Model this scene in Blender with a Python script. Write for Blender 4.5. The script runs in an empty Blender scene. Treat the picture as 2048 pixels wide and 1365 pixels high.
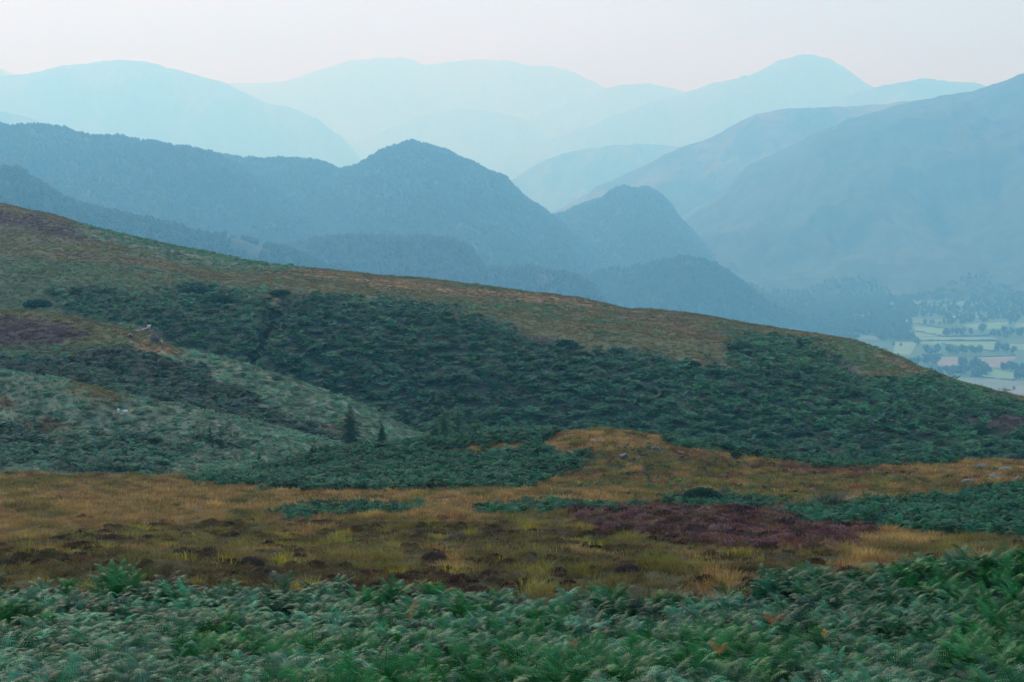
import bpy, bmesh, math, random
import numpy as np
from mathutils import Vector, Matrix

# ------------------------------------------------------------------ camera
F, CX, CY, HY = 3960.0, 1024.0, 682.5, 330.0        # focal length and centre in 2048-wide pixels; horizon row
PITCH = math.atan((CY - HY) / F)
sc = bpy.context.scene
C = sc.collection
cam_d = bpy.data.cameras.new('camera'); cam = bpy.data.objects.new('camera', cam_d); C.objects.link(cam)
cam_d.sensor_width = 36; cam_d.lens = F / 2048 * 36
cam_d.clip_start = 0.1; cam_d.clip_end = 60000
cam.rotation_euler = (math.pi / 2 - PITCH, 0, 0)
cam_d.dof.use_dof = True; cam_d.dof.focus_distance = 220; cam_d.dof.aperture_fstop = 32
sc.camera = cam

# ------------------------------------------------------------------ sky and sun
SUN_EL, SUN_AZ = math.radians(36), math.radians(-22)   # azimuth clockwise from +Y (ahead); minus = to the left
w = bpy.data.worlds.new('World'); sc.world = w; w.use_nodes = True
nt = w.node_tree; nt.nodes.clear()
out = nt.nodes.new('ShaderNodeOutputWorld'); bg = nt.nodes.new('ShaderNodeBackground')
sky = nt.nodes.new('ShaderNodeTexSky'); sky.sky_type = 'NISHITA'; sky.sun_disc = False
sky.sun_elevation = SUN_EL; sky.sun_rotation = SUN_AZ
sky.dust_density = 3.0
tc = nt.nodes.new('ShaderNodeTexCoord')
mp = nt.nodes.new('ShaderNodeMapping'); mp.inputs['Scale'].default_value = (2.0, 2.0, 14.0)
no = nt.nodes.new('ShaderNodeTexNoise'); no.inputs['Scale'].default_value = 1.6; no.inputs['Detail'].default_value = 6
no.inputs['Roughness'].default_value = 0.55
cr = nt.nodes.new('ShaderNodeValToRGB')
cr.color_ramp.elements[0].position = 0.3; cr.color_ramp.elements[0].color = (4.4, 6.9, 11.0, 1)
cr.color_ramp.elements[1].position = 0.72; cr.color_ramp.elements[1].color = (6.9, 9.35, 13.0, 1)
mx = nt.nodes.new('ShaderNodeMix'); mx.data_type = 'RGBA'; mx.inputs[0].default_value = 0.75
L = nt.links.new
L(tc.outputs['Generated'], mp.inputs['Vector']); L(mp.outputs[0], no.inputs['Vector']); L(no.outputs['Fac'], cr.inputs[0])
L(sky.outputs[0], mx.inputs[6]); L(cr.outputs[0], mx.inputs[7]); L(mx.outputs[2], bg.inputs['Color'])
bg.inputs['Strength'].default_value = 0.099
L(bg.outputs[0], out.inputs['Surface'])

sd = bpy.data.lights.new('sun', 'SUN'); sd.energy = 2.0; sd.angle = math.radians(10); sd.color = (1.0, 0.94, 0.90)
sun = bpy.data.objects.new('sun', sd); C.objects.link(sun)
sv = Vector((math.sin(SUN_AZ) * math.cos(SUN_EL), math.cos(SUN_AZ) * math.cos(SUN_EL), math.sin(SUN_EL)))
sun.rotation_euler = sv.to_track_quat('Z', 'Y').to_euler()
sun.location = (0, 0, 50)

sc.view_settings.view_transform = 'Standard'; sc.view_settings.look = 'None'
sc.view_settings.exposure = 0.15; sc.view_settings.gamma = 1.0
sc.render.engine = 'CYCLES'
cy = sc.cycles
cy.use_denoising = True
cy.max_bounces = 6; cy.diffuse_bounces = 2; cy.glossy_bounces = 2; cy.transmission_bounces = 4
cy.volume_bounces = 3; cy.transparent_max_bounces = 8
cy.sample_clamp_indirect = 4.0

# ------------------------------------------------------------------ numeric helpers
rng = np.random.default_rng(7)
random.seed(7)
_perm = rng.permutation(512)
_grad = rng.normal(size=(512, 2)); _grad /= np.linalg.norm(_grad, axis=1)[:, None]

def perlin(x, y):
    x = np.asarray(x, float); y = np.asarray(y, float)
    xi = np.floor(x).astype(int); yi = np.floor(y).astype(int)
    xf = x - xi; yf = y - yi
    u = xf * xf * xf * (xf * (xf * 6 - 15) + 10); v = yf * yf * yf * (yf * (yf * 6 - 15) + 10)
    def g(ix, iy, dx, dy):
        h = _perm[(_perm[ix & 511] + iy) & 511]
        return _grad[h, 0] * dx + _grad[h, 1] * dy
    n00 = g(xi, yi, xf, yf); n10 = g(xi + 1, yi, xf - 1, yf)
    n01 = g(xi, yi + 1, xf, yf - 1); n11 = g(xi + 1, yi + 1, xf - 1, yf - 1)
    return ((n00 * (1 - u) + n10 * u) * (1 - v) + (n01 * (1 - u) + n11 * u) * v) * 1.5

def fbm(x, y, octv=4, gain=0.5):
    s = 0; a = 1; t = 0
    for k in range(octv):
        s = s + a * perlin(x * 2 ** k + 17.3 * k, y * 2 ** k - 9.1 * k); t += a; a *= gain
    return s / t

def sm(a, b, x):
    t = np.clip((x - a) / (b - a), 0, 1); return t * t * (3 - 2 * t)

CP, SP = math.cos(PITCH), math.sin(PITCH)
def at(px, py, D):
    """world point at ground distance D (metres along +Y) seen in pixel (px, py) of the 2048 x 1365 photograph"""
    up = CY - py
    Yc = F * CP + up * SP; Zc = -F * SP + up * CP
    return ((px - CX) / Yc * D, D + 0 * Yc, Zc / Yc * D)
def proj(x, y, z):
    f = y * CP - z * SP; u = y * SP + z * CP
    f = np.where(np.abs(f) < 1e-3, 1e-3, f)
    return CX + x / f * F, CY - u / f * F

def inpoly(px, py, poly):
    inside = np.zeros(np.shape(px), bool)
    n = len(poly); j = n - 1
    for i in range(n):
        xi, yi = poly[i]; xj, yj = poly[j]
        if yi != yj:
            c = ((yi > py) != (yj > py)) & (px < (xj - xi) * (py - yi) / (yj - yi) + xi)
            inside ^= c
        j = i
    return inside

# ------------------------------------------------------------------ object helpers
def link(name, me, mat=None, parent=None, loc=None):
    o = bpy.data.objects.new(name, me); C.objects.link(o)
    if mat is not None: me.materials.append(mat)
    if parent is not None: o.parent = parent
    if loc is not None: o.location = loc
    return o
def tag(o, label=None, cat=None, group=None, kind=None):
    if label: o['label'] = label
    if cat: o['category'] = cat
    if group: o['group'] = group
    if kind: o['kind'] = kind
    return o
def empty(name, loc, rz=0.0, s=1.0):
    o = bpy.data.objects.new(name, None); C.objects.link(o); o.empty_display_size = 0.3
    o.location = loc; o.rotation_euler = (0, 0, rz); o.scale = (s, s, s); return o
def mesh(name, V, Fc, col=None, smooth=False):
    me = bpy.data.meshes.new(name)
    V = np.asarray(V, np.float32)
    me.from_pydata(V.tolist() if len(V) < 200000 else V, [], [list(map(int, f)) for f in Fc] if not isinstance(Fc, np.ndarray) else Fc.tolist())
    if col is not None:
        a = me.color_attributes.new('Col', 'FLOAT_COLOR', 'POINT')
        c = np.ones((len(V), 4), np.float32); c[:, :3] = col
        a.data.foreach_set('color', c.ravel())
    if smooth:
        me.polygons.foreach_set('use_smooth', [True] * len(me.polygons))
    me.update(); return me
def gridmesh(name, X, Y, Z, col=None):
    n, m = X.shape
    V = np.stack([X, Y, Z], -1).reshape(-1, 3)
    i = np.arange(n * m).reshape(n, m)
    Fc = np.stack([i[:-1, :-1], i[1:, :-1], i[1:, 1:], i[:-1, 1:]], -1).reshape(-1, 4)
    return mesh(name, V, Fc, None if col is None else col.reshape(-1, 3), True)

# ------------------------------------------------------------------ materials
def newmat(name):
    m = bpy.data.materials.new(name); m.use_nodes = True
    t = m.node_tree; b = t.nodes['Principled BSDF']; return m, t, b
def leaf_mat(name, base, rough=0.45, spec=0.5, trans=0.25, inst=True, var=0.35, scale=6.0, sheen=0.0):
    """foliage: base colour x instance tint, varied leaf by leaf with noise, part translucent"""
    m, t, b = newmat(name); nn = t.nodes.new; l = t.links.new
    tcn = nn('ShaderNodeTexCoord')
    nz = nn('ShaderNodeTexNoise'); nz.inputs['Scale'].default_value = scale; nz.inputs['Detail'].default_value = 3
    l(tcn.outputs['Object'], nz.inputs['Vector'])
    mr = nn('ShaderNodeMapRange'); mr.inputs[1].default_value = 0.3; mr.inputs[2].default_value = 0.7
    mr.inputs[3].default_value = 1 - var; mr.inputs[4].default_value = 1 + var
    l(nz.outputs['Fac'], mr.inputs[0])
    src = nn('ShaderNodeRGB'); src.outputs[0].default_value = (*base, 1); col = src.outputs[0]
    if inst:
        at_ = nn('ShaderNodeAttribute'); at_.attribute_type = 'INSTANCER'; at_.attribute_name = 'tint'
        mm = nn('ShaderNodeMix'); mm.data_type = 'RGBA'; mm.blend_type = 'MULTIPLY'; mm.inputs[0].default_value = 1
        l(col, mm.inputs[6]); l(at_.outputs['Color'], mm.inputs[7]); col = mm.outputs[2]
    m2 = nn('ShaderNodeMix'); m2.data_type = 'RGBA'; m2.blend_type = 'MULTIPLY'; m2.inputs[0].default_value = 1
    l(col, m2.inputs[6]); l(mr.outputs[0], m2.inputs[7]); col = m2.outputs[2]
    l(col, b.inputs['Base Color']); b.inputs['Roughness'].default_value = rough
    b.inputs['Specular IOR Level'].default_value = spec
    tr = nn('ShaderNodeBsdfTranslucent'); l(col, tr.inputs['Color'])
    ms = nn('ShaderNodeMixShader'); ms.inputs[0].default_value = trans
    l(b.outputs[0], ms.inputs[1]); l(tr.outputs[0], ms.inputs[2])
    l(ms.outputs[0], t.nodes['Material Output'].inputs['Surface'])
    return m
def ground_mat(name, scale=1.0, var=0.4, rough=0.95, bump=0.3, bscale=8.0):
    m, t, b = newmat(name); nn = t.nodes.new; l = t.links.new
    at_ = nn('ShaderNodeAttribute'); at_.attribute_name = 'Col'
    tcn = nn('ShaderNodeTexCoord')
    nz = nn('ShaderNodeTexNoise'); nz.inputs['Scale'].default_value = scale; nz.inputs['Detail'].default_value = 8; nz.inputs['Roughness'].default_value = 0.65
    l(tcn.outputs['Object'], nz.inputs['Vector'])
    mr = nn('ShaderNodeMapRange'); mr.inputs[1].default_value = 0.3; mr.inputs[2].default_value = 0.7
    mr.inputs[3].default_value = 1 - var; mr.inputs[4].default_value = 1 + var
    l(nz.outputs['Fac'], mr.inputs[0])
    m2 = nn('ShaderNodeMix'); m2.data_type = 'RGBA'; m2.blend_type = 'MULTIPLY'; m2.inputs[0].default_value = 1
    l(at_.outputs['Color'], m2.inputs[6]); l(mr.outputs[0], m2.inputs[7])
    l(m2.outputs[2], b.inputs['Base Color']); b.inputs['Roughness'].default_value = rough
    b.inputs['Specular IOR Level'].default_value = 0.15
    n2 = nn('ShaderNodeTexNoise'); n2.inputs['Scale'].default_value = bscale; n2.inputs['Detail'].default_value = 6
    l(tcn.outputs['Object'], n2.inputs['Vector'])
    bp = nn('ShaderNodeBump'); bp.inputs['Strength'].default_value = bump; bp.inputs['Distance'].default_value = 1.0 / bscale
    l(n2.outputs['Fac'], bp.inputs['Height']); l(bp.outputs[0], b.inputs['Normal'])
    return m
def plain_mat(name, base, rough=0.8, var=0.25, scale=4.0, bump=0.2):
    m, t, b = newmat(name); nn = t.nodes.new; l = t.links.new
    tcn = nn('ShaderNodeTexCoord'); nz = nn('ShaderNodeTexNoise'); nz.inputs['Scale'].default_value = scale; nz.inputs['Detail'].default_value = 6
    l(tcn.outputs['Object'], nz.inputs['Vector'])
    r = nn('ShaderNodeValToRGB')
    r.color_ramp.elements[0].position = 0.3; r.color_ramp.elements[1].position = 0.7
    r.color_ramp.elements[0].color = (*[c * (1 - var) for c in base], 1); r.color_ramp.elements[1].color = (*[min(1, c * (1 + var)) for c in base], 1)
    l(nz.outputs['Fac'], r.inputs[0]); l(r.outputs[0], b.inputs['Base Color']); b.inputs['Roughness'].default_value = rough
    bp = nn('ShaderNodeBump'); bp.inputs['Strength'].default_value = bump; bp.inputs['Distance'].default_value = 0.05
    l(nz.outputs['Fac'], bp.inputs['Height']); l(bp.outputs[0], b.inputs['Normal'])
    return m

M_fern = leaf_mat('bracken_leaf', (0.014, 0.112, 0.050), rough=0.55, spec=0.25, trans=0.18)
M_fern2 = leaf_mat('hill_bracken_leaf', (0.018, 0.102, 0.052), rough=0.6, spec=0.15, trans=0.2)
M_grass = leaf_mat('grass_blade', (0.17, 0.12, 0.05), rough=0.7, spec=0.2, trans=0.3)
M_heath = leaf_mat('heather_sprig', (0.080, 0.053, 0.041), rough=0.8, spec=0.2, trans=0.1)
M_tree = leaf_mat('tree_leaf', (0.035, 0.065, 0.035), rough=0.6, spec=0.3, trans=0.15, scale=0.4)
M_tree1 = leaf_mat('tree_leaf_single', (0.035, 0.068, 0.040), rough=0.6, spec=0.3, trans=0.15, inst=False, scale=0.4)
M_conif = leaf_mat('conifer_needles', (0.055, 0.145, 0.07), rough=0.6, spec=0.2, trans=0.15, inst=False)
M_larch = leaf_mat('larch_needles', (0.07, 0.2, 0.07), rough=0.6, spec=0.2, trans=0.3, inst=False)
M_dead = leaf_mat('dead_frond', (0.34, 0.12, 0.03), rough=0.6, spec=0.3, trans=0.3, inst=False)
M_bark = plain_mat('bark', (0.05, 0.042, 0.036))
M_rock = plain_mat('rock', (0.085, 0.088, 0.09), var=0.45, scale=3.0, bump=0.6)
M_rockbrown = plain_mat('rock_brown', (0.095, 0.078, 0.066), var=0.45, scale=2.0, bump=0.6)
M_white = plain_mat('white_render', (0.75, 0.75, 0.72), var=0.06)
M_slate = plain_mat('slate', (0.13, 0.14, 0.16), var=0.2)
M_glass = plain_mat('window_glass', (0.03, 0.035, 0.04), rough=0.2, var=0.1)
M_wool = plain_mat('wool', (0.72, 0.70, 0.64), var=0.12, scale=20, rough=1.0)
M_face = plain_mat('sheep_face', (0.5, 0.47, 0.42), var=0.1)
M_ground = ground_mat('moor_ground', scale=1.3, var=0.45, bscale=7)
M_hill = ground_mat('hill_ground', scale=0.35, var=0.35, bscale=2.0)
M_far = ground_mat('far_hill_ground', scale=0.012, var=0.65, bscale=0.05, bump=0.25)
M_valley = ground_mat('valley_ground', scale=0.02, var=0.2, bscale=0.3, bump=0.1)

# ------------------------------------------------------------------ plant prototypes
def frond(V, Fc, base, az, length, rise, droop, pairs, wid, teeth, r):
    """one bracken frond: arching stalk and pairs of pinnae; teeth > 0 cuts each pinna into leaflets"""
    ca, sa = math.cos(az), math.sin(az)
    n = pairs + 3
    pts = []
    x = z = 0.0; ang = rise
    for k in range(n + 1):
        pts.append((x, z)); step = length / n
        x += math.cos(ang) * step; z += math.sin(ang) * step
        ang -= droop / n * (0.4 + 1.2 * k / n)
    tw = r.uniform(-0.35, 0.35)
    P = [Vector((base[0] + ca * a, base[1] + sa * a, base[2] + b)) for a, b in pts]
    side = Vector((-sa, ca, 0))
    def tri(a, b, c):
        i = len(V); V.extend([tuple(a), tuple(b), tuple(c)]); Fc.append((i, i + 1, i + 2))
    def quad(a, b, c, d):
        i = len(V); V.extend([tuple(a), tuple(b), tuple(c), tuple(d)]); Fc.append((i, i + 1, i + 2, i + 3))
    sw = 0.005 if teeth else 0.01
    for k in range(n):
        quad(P[k] - side * sw, P[k] + side * sw, P[k + 1] + side * sw * .7, P[k + 1] - side * sw * .7)
    for k in range(3, n):
        t = (k - 3) / (n - 3)
        L_ = wid * (math.sin(min(1.0, (t + 0.12) * 2.2) * math.pi / 2)) * (1 - t) ** 0.8 + 0.02
        fw = (P[k + 1] - P[k]).normalized()
        for s in (-1, 1):
            up = side.cross(fw) * (-1)
            if up.z < 0: up = -up
            d = (side * s + fw * (0.45 + r.uniform(-.1, .1)) + up * (r.uniform(-0.22, 0.12) + tw * s)).normalized()
            a = P[k].copy(); tip = a + d * L_ + Vector((0, 0, -0.18 * L_)); mid = a + d * L_ * 0.5
            pw = length / n * 0.62
            if teeth == 0:
                quad(a, mid + fw * pw * 0.75, tip, mid - fw * pw * 0.75)
            else:
                for j in range(teeth):
                    u0 = j / teeth; u1 = (j + 0.8) / teeth
                    q0 = a + d * L_ * u0 + Vector((0, 0, -0.18 * L_ * u0 * u0)); q1 = a + d * L_ * u1 + Vector((0, 0, -0.18 * L_ * u1 * u1))
                    ww = pw * (1 - u0) ** 0.6 * 1.15
                    dd = d * (L_ / teeth * 0.5)
                    tri(q0, q1, q0 + fw * ww + dd); tri(q0, q0 - fw * ww + dd, q1)

PROTO = {}
def proto_coll(key, metas, mat):
    col = bpy.data.collections.new('proto_' + key)
    for i, (V, Fc) in enumerate(metas):
        me = mesh(key, V, Fc); me.materials.append(mat)
        o = bpy.data.objects.new('%s_%02d' % (key, i), me); col.objects.link(o)
    PROTO[key] = (col, len(metas))
def bracken_variants(n, fr, pairs, teeth, seed, length=(0.65, 1.0), wid=0.3, rise=(0.9, 1.3), droop=(1.4, 2.0)):
    r = random.Random(seed); outl = []
    for i in range(n):
        V, Fc = [], []
        for k in range(fr):
            az = k / fr * 6.283 + r.uniform(-.5, .5); b = (r.uniform(-.12, .12), r.uniform(-.12, .12), r.uniform(-.03, .1))
            frond(V, Fc, b, az, r.uniform(*length), r.uniform(*rise), r.uniform(*droop), pairs, wid * r.uniform(.8, 1.1), teeth, r)
        outl.append((V, Fc))
    return outl
proto_coll('bracken_near', bracken_variants(8, 7, 13, 4, 1, length=(.45, .85), wid=.25, rise=(0.75, 1.25), droop=(1.3, 2.1)) + bracken_variants(3, 5, 13, 6, 5, length=(.5, .85), wid=.3, rise=(0.95, 1.35), droop=(0.8, 1.5)), M_fern)
proto_coll('bracken_mid', bracken_variants(8, 7, 8, 0, 2, wid=0.34), M_fern2)
proto_coll('bracken_far', bracken_variants(8, 8, 4, 0, 3, wid=0.36, length=(0.6, 0.95)), M_fern2)

def tuft(nb, h, spread, wd, seed, lean=0.5):
    r = random.Random(seed); V, Fc = [], []
    for k in range(nb):
        az = r.uniform(0, 6.283); rr = spread * math.sqrt(r.random()); bx, by = rr * math.cos(az), rr * math.sin(az)
        az2 = az + r.uniform(-.8, .8); hh = h * r.uniform(.55, 1.1); ln = lean * r.uniform(.3, 1.2) * hh
        dx, dy = math.cos(az2), math.sin(az2); sx, sy = -dy * wd, dx * wd
        i = len(V)
        V += [(bx - sx, by - sy, -0.03), (bx + sx, by + sy, -0.03),
              (bx + dx * ln * .35 - sx * .7, by + dy * ln * .35 - sy * .7, hh * .6), (bx + dx * ln * .35 + sx * .7, by + dy * ln * .35 + sy * .7, hh * .6),
              (bx + dx * ln, by + dy * ln, hh)]
        Fc += [(i, i + 1, i + 3, i + 2), (i + 2, i + 3, i + 4)]
    return V, Fc
proto_coll('grass_near', [tuft(46, .17, .24, .006, 10 + i, 1.1) for i in range(6)], M_grass)
proto_coll('grass_far', [tuft(26, .19, .32, .014, 30 + i, 1.0) for i in range(6)], M_grass)

def lump(nl, R, H, lw, seed):
    """dome of short sprigs"""
    r = random.Random(seed); V, Fc = [], []
    for k in range(nl):
        a = r.uniform(0, 6.283); q = math.sqrt(r.random()); e = math.sqrt(max(0, 1 - q * q))
        hh = H * (e * .8 + .15) * r.uniform(.7, 1.1)
        c = Vector((R * q * math.cos(a), R * q * math.sin(a), hh))
        d = (Vector((q * math.cos(a), q * math.sin(a), e + .5)) + Vector((r.uniform(-.4, .4), r.uniform(-.4, .4), 0))).normalized()
        s = d.cross(Vector((r.uniform(-1, 1), r.uniform(-1, 1), .1))).normalized() * lw
        ln = lw * r.uniform(3, 5)
        i = len(V)
        V += [tuple(c - d * ln - s), tuple(c - d * ln + s), tuple(c + s * 1.3), tuple(c + d * lw), tuple(c - s * 1.3)]
        Fc += [(i, i + 1, i + 2, i + 3, i + 4)]
    return V, Fc
proto_coll('heather', [lump(170, .34, .22, .014, 50 + i) for i in range(6)], M_heath)

def ico_blob(V, Fc, c, rad, seed, sub=2, amp=.25, zs=1.0):
    bm = bmesh.new(); bmesh.ops.create_icosphere(bm, subdivisions=sub, radius=1)
    r = random.Random(seed); ox, oy = r.uniform(0, 99), r.uniform(0, 99)
    i0 = len(V)
    for v in bm.verts:
        k = 1 + amp * float(perlin(np.array([v.co.x * 1.7 + ox + v.co.z]), np.array([v.co.y * 1.7 + oy - v.co.z]))[0])
        V.append((c[0] + v.co.x * rad * k, c[1] + v.co.y * rad * k, c[2] + v.co.z * rad * k * zs))
    for f in bm.faces: Fc.append(tuple(i0 + v.index for v in f.verts))
    bm.free()
def crown_geo(seed, H=12.0, W=10.0, nl=420, leaf=.55, blobs=7):
    r = random.Random(seed); V, Fc = [], []
    cs = []
    for k in range(blobs):
        a = r.uniform(0, 6.283); q = r.uniform(.1, .62) * W / 2; zz = H * r.uniform(.34, .78)
        rad = W * r.uniform(.2, .3) * (1.1 - .3 * abs(zz / H - .5))
        cs.append((Vector((q * math.cos(a), q * math.sin(a), zz)), rad))
    cs.append((Vector((0, 0, H * .55)), W * .3)); cs.append((Vector((r.uniform(-.6, .6), r.uniform(-.6, .6), H * .8)), W * .2))
    for c, rad in cs: ico_blob(V, Fc, c, rad * .8, r.random(), 1, .5)
    for k in range(nl):
        c, rad = cs[r.randrange(len(cs))]
        d = Vector((r.gauss(0, 1), r.gauss(0, 1), r.gauss(.2, 1))).normalized()
        p = c + d * rad * r.uniform(.8, 1.22)
        n = (d + Vector((r.gauss(0, .6), r.gauss(0, .6), r.gauss(0, .6)))).normalized()
        s = n.cross(Vector((0, .3, 1))).normalized(); t = n.cross(s)
        l = leaf * r.uniform(.6, 1.3); i = len(V)
        V += [tuple(p + s * l), tuple(p + t * l * .8), tuple(p - s * l), tuple(p - t * l * .8)]
        Fc.append((i, i + 1, i + 2, i + 3))
    return V, Fc
proto_coll('wood_tree', [crown_geo(200 + i, H=12 + i % 3 * 1.5, W=9.5 + i % 2, nl=170, leaf=.9, blobs=5) for i in range(5)], M_tree)

# ------------------------------------------------------------------ scatter with geometry nodes (only for 'stuff')
_gn = {}
def gn_group(key):
    if key in _gn: return _gn[key]
    g = bpy.data.node_groups.new('scatter_' + key, 'GeometryNodeTree')
    g.interface.new_socket('Geometry', in_out='INPUT', socket_type='NodeSocketGeometry')
    g.interface.new_socket('Geometry', in_out='OUTPUT', socket_type='NodeSocketGeometry')
    nn = g.nodes.new; gi = nn('NodeGroupInput'); go = nn('NodeGroupOutput')
    ci = nn('GeometryNodeCollectionInfo'); ci.inputs['Collection'].default_value = PROTO[key][0]
    ci.inputs['Separate Children'].default_value = True; ci.inputs['Reset Children'].default_value = True
    ip = nn('GeometryNodeInstanceOnPoints'); ip.inputs['Pick Instance'].default_value = True
    def na(name, ty):
        n = nn('GeometryNodeInputNamedAttribute'); n.data_type = ty; n.inputs['Name'].default_value = name
        return n.outputs['Attribute']
    l = g.links.new
    l(gi.outputs[0], ip.inputs['Points']); l(ci.outputs[0], ip.inputs['Instance'])
    l(na('idx', 'INT'), ip.inputs['Instance Index'])
    er = nn('FunctionNodeEulerToRotation'); l(na('rot', 'FLOAT_VECTOR'), er.inputs[0])
    l(er.outputs[0], ip.inputs['Rotation']); l(na('scl', 'FLOAT_VECTOR'), ip.inputs['Scale'])
    l(ip.outputs[0], go.inputs[0])
    _gn[key] = g; return g
def scatter(name, key, P, S, tint, tilt=0.15, idx=None, N=None):
    n = len(P)
    me = bpy.data.meshes.new(name); me.vertices.add(n)
    me.vertices.foreach_set('co', np.asarray(P, np.float32).ravel())
    rot = np.stack([rng.normal(0, tilt, n), rng.normal(0, tilt, n), rng.uniform(0, 6.283, n)], -1).astype(np.float32)
    if N is not None:                      # lean with the slope
        rot[:, 0] = 0; rot[:, 1] = 0
    a = me.attributes.new('rot', 'FLOAT_VECTOR', 'POINT'); a.data.foreach_set('vector', rot.ravel())
    S = np.asarray(S, np.float32)
    if S.ndim == 1: S = np.stack([S, S, S], -1)
    a = me.attributes.new('scl', 'FLOAT_VECTOR', 'POINT'); a.data.foreach_set('vector', S.ravel())
    if idx is None: idx = rng.integers(0, PROTO[key][1], n)
    a = me.attributes.new('idx', 'INT', 'POINT'); a.data.foreach_set('value', np.asarray(idx, np.int32))
    a = me.attributes.new('tint', 'FLOAT_COLOR', 'POINT')
    c = np.ones((n, 4), np.float32); c[:, :3] = tint; a.data.foreach_set('color', c.ravel())
    o = bpy.data.objects.new(name, me); C.objects.link(o)
    md = o.modifiers.new('scatter', 'NODES'); md.node_group = gn_group(key)
    return o

# ------------------------------------------------------------------ terrain layers
def layer(knots, rows, nu, sub, amp=0.0, scale=10.0, seed=0, amp2=0.0, scale2=2.0, pin=None):
    """rows: list of (depths at knots, image rows at knots or ('z', heights)). Returns X,Y,Z grids (nu x ns)"""
    kn = np.array(knots, float); u = np.linspace(kn[0], kn[-1], nu)
    Ds, Zs = [], []
    for D, yy in rows:
        D = np.array(D if hasattr(D, '__len__') else [D] * len(kn), float)
        Dk = np.interp(u, kn, D)
        if isinstance(yy, tuple) and yy[0] == 'z':
            zz = yy[1]; zz = np.array(zz if hasattr(zz, '__len__') else [zz] * len(kn), float); Zk = np.interp(u, kn, zz)
        else:
            if len(yy) and hasattr(yy[0], '__len__'):
                a = np.array(yy, float); Yk = np.interp(u, a[:, 0], a[:, 1])
            else: Yk = np.interp(u, kn, np.array(yy, float))
            Zk = at(u, Yk, Dk)[2]
        k = max(3, nu // 60) | 1; ker = np.hanning(k + 2)[1:-1]; ker /= ker.sum()
        Dk = np.convolve(np.pad(Dk, k // 2, mode='edge'), ker, 'valid')
        if not hasattr(yy[0], '__len__') or isinstance(yy, tuple): Zk = np.convolve(np.pad(Zk, k // 2, mode='edge'), ker, 'valid')
        Ds.append(Dk); Zs.append(Zk)
    Ds = np.array(Ds); Zs = np.array(Zs); n = len(rows)
    DD, ZZ = [], []
    for i in range(n - 1):
        m = sub if not hasattr(sub, '__len__') else sub[i]
        dd = Ds[i + 1] - Ds[i]
        def sl(j):                                   # slope dz/dD limited (monotone)
            a = (Zs[j] - Zs[j - 1]) / (Ds[j] - Ds[j - 1]) if j > 0 else (Zs[1] - Zs[0]) / (Ds[1] - Ds[0])
            b = (Zs[j + 1] - Zs[j]) / (Ds[j + 1] - Ds[j]) if j < n - 1 else a
            return 0.5 * (a + b)
        s0, s1 = sl(i), sl(i + 1)
        for q in range(m):
            t = q / m; h = t * t * (3 - 2 * t)
            DD.append(Ds[i] + dd * t)
            h00 = 2 * t**3 - 3 * t**2 + 1; h10 = t**3 - 2 * t**2 + t; h01 = -2 * t**3 + 3 * t**2; h11 = t**3 - t**2
            ZZ.append(h00 * Zs[i] + h10 * dd * s0 + h01 * Zs[i + 1] + h11 * dd * s1)
    DD.append(Ds[-1]); ZZ.append(Zs[-1])
    Y = np.array(DD).T; Z = np.array(ZZ).T
    X = (u[:, None] - CX) / F * np.maximum(np.abs(Y), 12)
    if amp: Z = Z + amp * fbm(X / scale + seed, Y / scale - seed, 4)
    if amp2: Z = Z + amp2 * fbm(X / scale2 - seed, Y / scale2 + seed, 3)
    return X, Y, Z

def classify(X, Y, Z, default, polys, warp=10.0, ws=3.0):
    px, py = proj(X, Y, Z)
    wx = warp * fbm(X / ws, Y / ws, 3); wy = 0.45 * warp * fbm(X / ws + 40, Y / ws + 11, 3)
    wx = wx + rng.normal(0, warp * .45, X.shape); wy = wy + rng.normal(0, warp * .14, X.shape)
    cl = np.full(X.shape, default, int)
    for c, poly in polys:
        cl[inpoly(px + wx, py + wy, poly)] = c
    return cl, px, py

def sample(X, Y, Z, dens):
    """random points on the grid; dens = expected count per m2 at each vertex"""
    P = np.stack([X, Y, Z], -1)
    d1 = P[1:, :-1] - P[:-1, :-1]; d2 = P[:-1, 1:] - P[:-1, :-1]
    A = np.linalg.norm(np.cross(d1, d2), axis=-1)
    e = A * dens[:-1, :-1]; k = rng.poisson(e)
    ii, jj = np.nonzero(k); rep = k[ii, jj]; ii = np.repeat(ii, rep); jj = np.repeat(jj, rep)
    a = rng.random(len(ii))[:, None]; b = rng.random(len(ii))[:, None]
    p = (P[ii, jj] * (1 - a) * (1 - b) + P[ii + 1, jj] * a * (1 - b) + P[ii, jj + 1] * (1 - a) * b + P[ii + 1, jj + 1] * a * b)
    return p, ii, jj

COL = {  # ground cover colours; fern darkened for shade in gaps, fernthin lightened for backlight
    'fern': (0.018, 0.034, 0.022), 'tan': (0.12, 0.085, 0.04), 'olive': (0.045, 0.045, 0.018), 'bog': (0.03, 0.028, 0.014),
    'heather': (0.055, 0.04, 0.034), 'brown': (0.12, 0.07, 0.04), 'hillgrass': (0.09, 0.098, 0.045), 'hillgreen': (0.055, 0.09, 0.045),
    'orange': (0.24, 0.145, 0.065), 'soil': (0.03, 0.025, 0.02), 'fernthin': (0.12, 0.15, 0.095), 'rockface': (0.05, 0.055, 0.055)}
CN = list(COL); CI = {k: i for i, k in enumerate(CN)}; CA = np.array([COL[k] for k in CN])
def colours(cl, X, Y, k=0.25, s=2.0):
    c = CA[cl]; v = 1 + k * fbm(X / s + 5, Y / s, 4)[..., None]; return np.clip(c * v, 0.005, 1)

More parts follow.
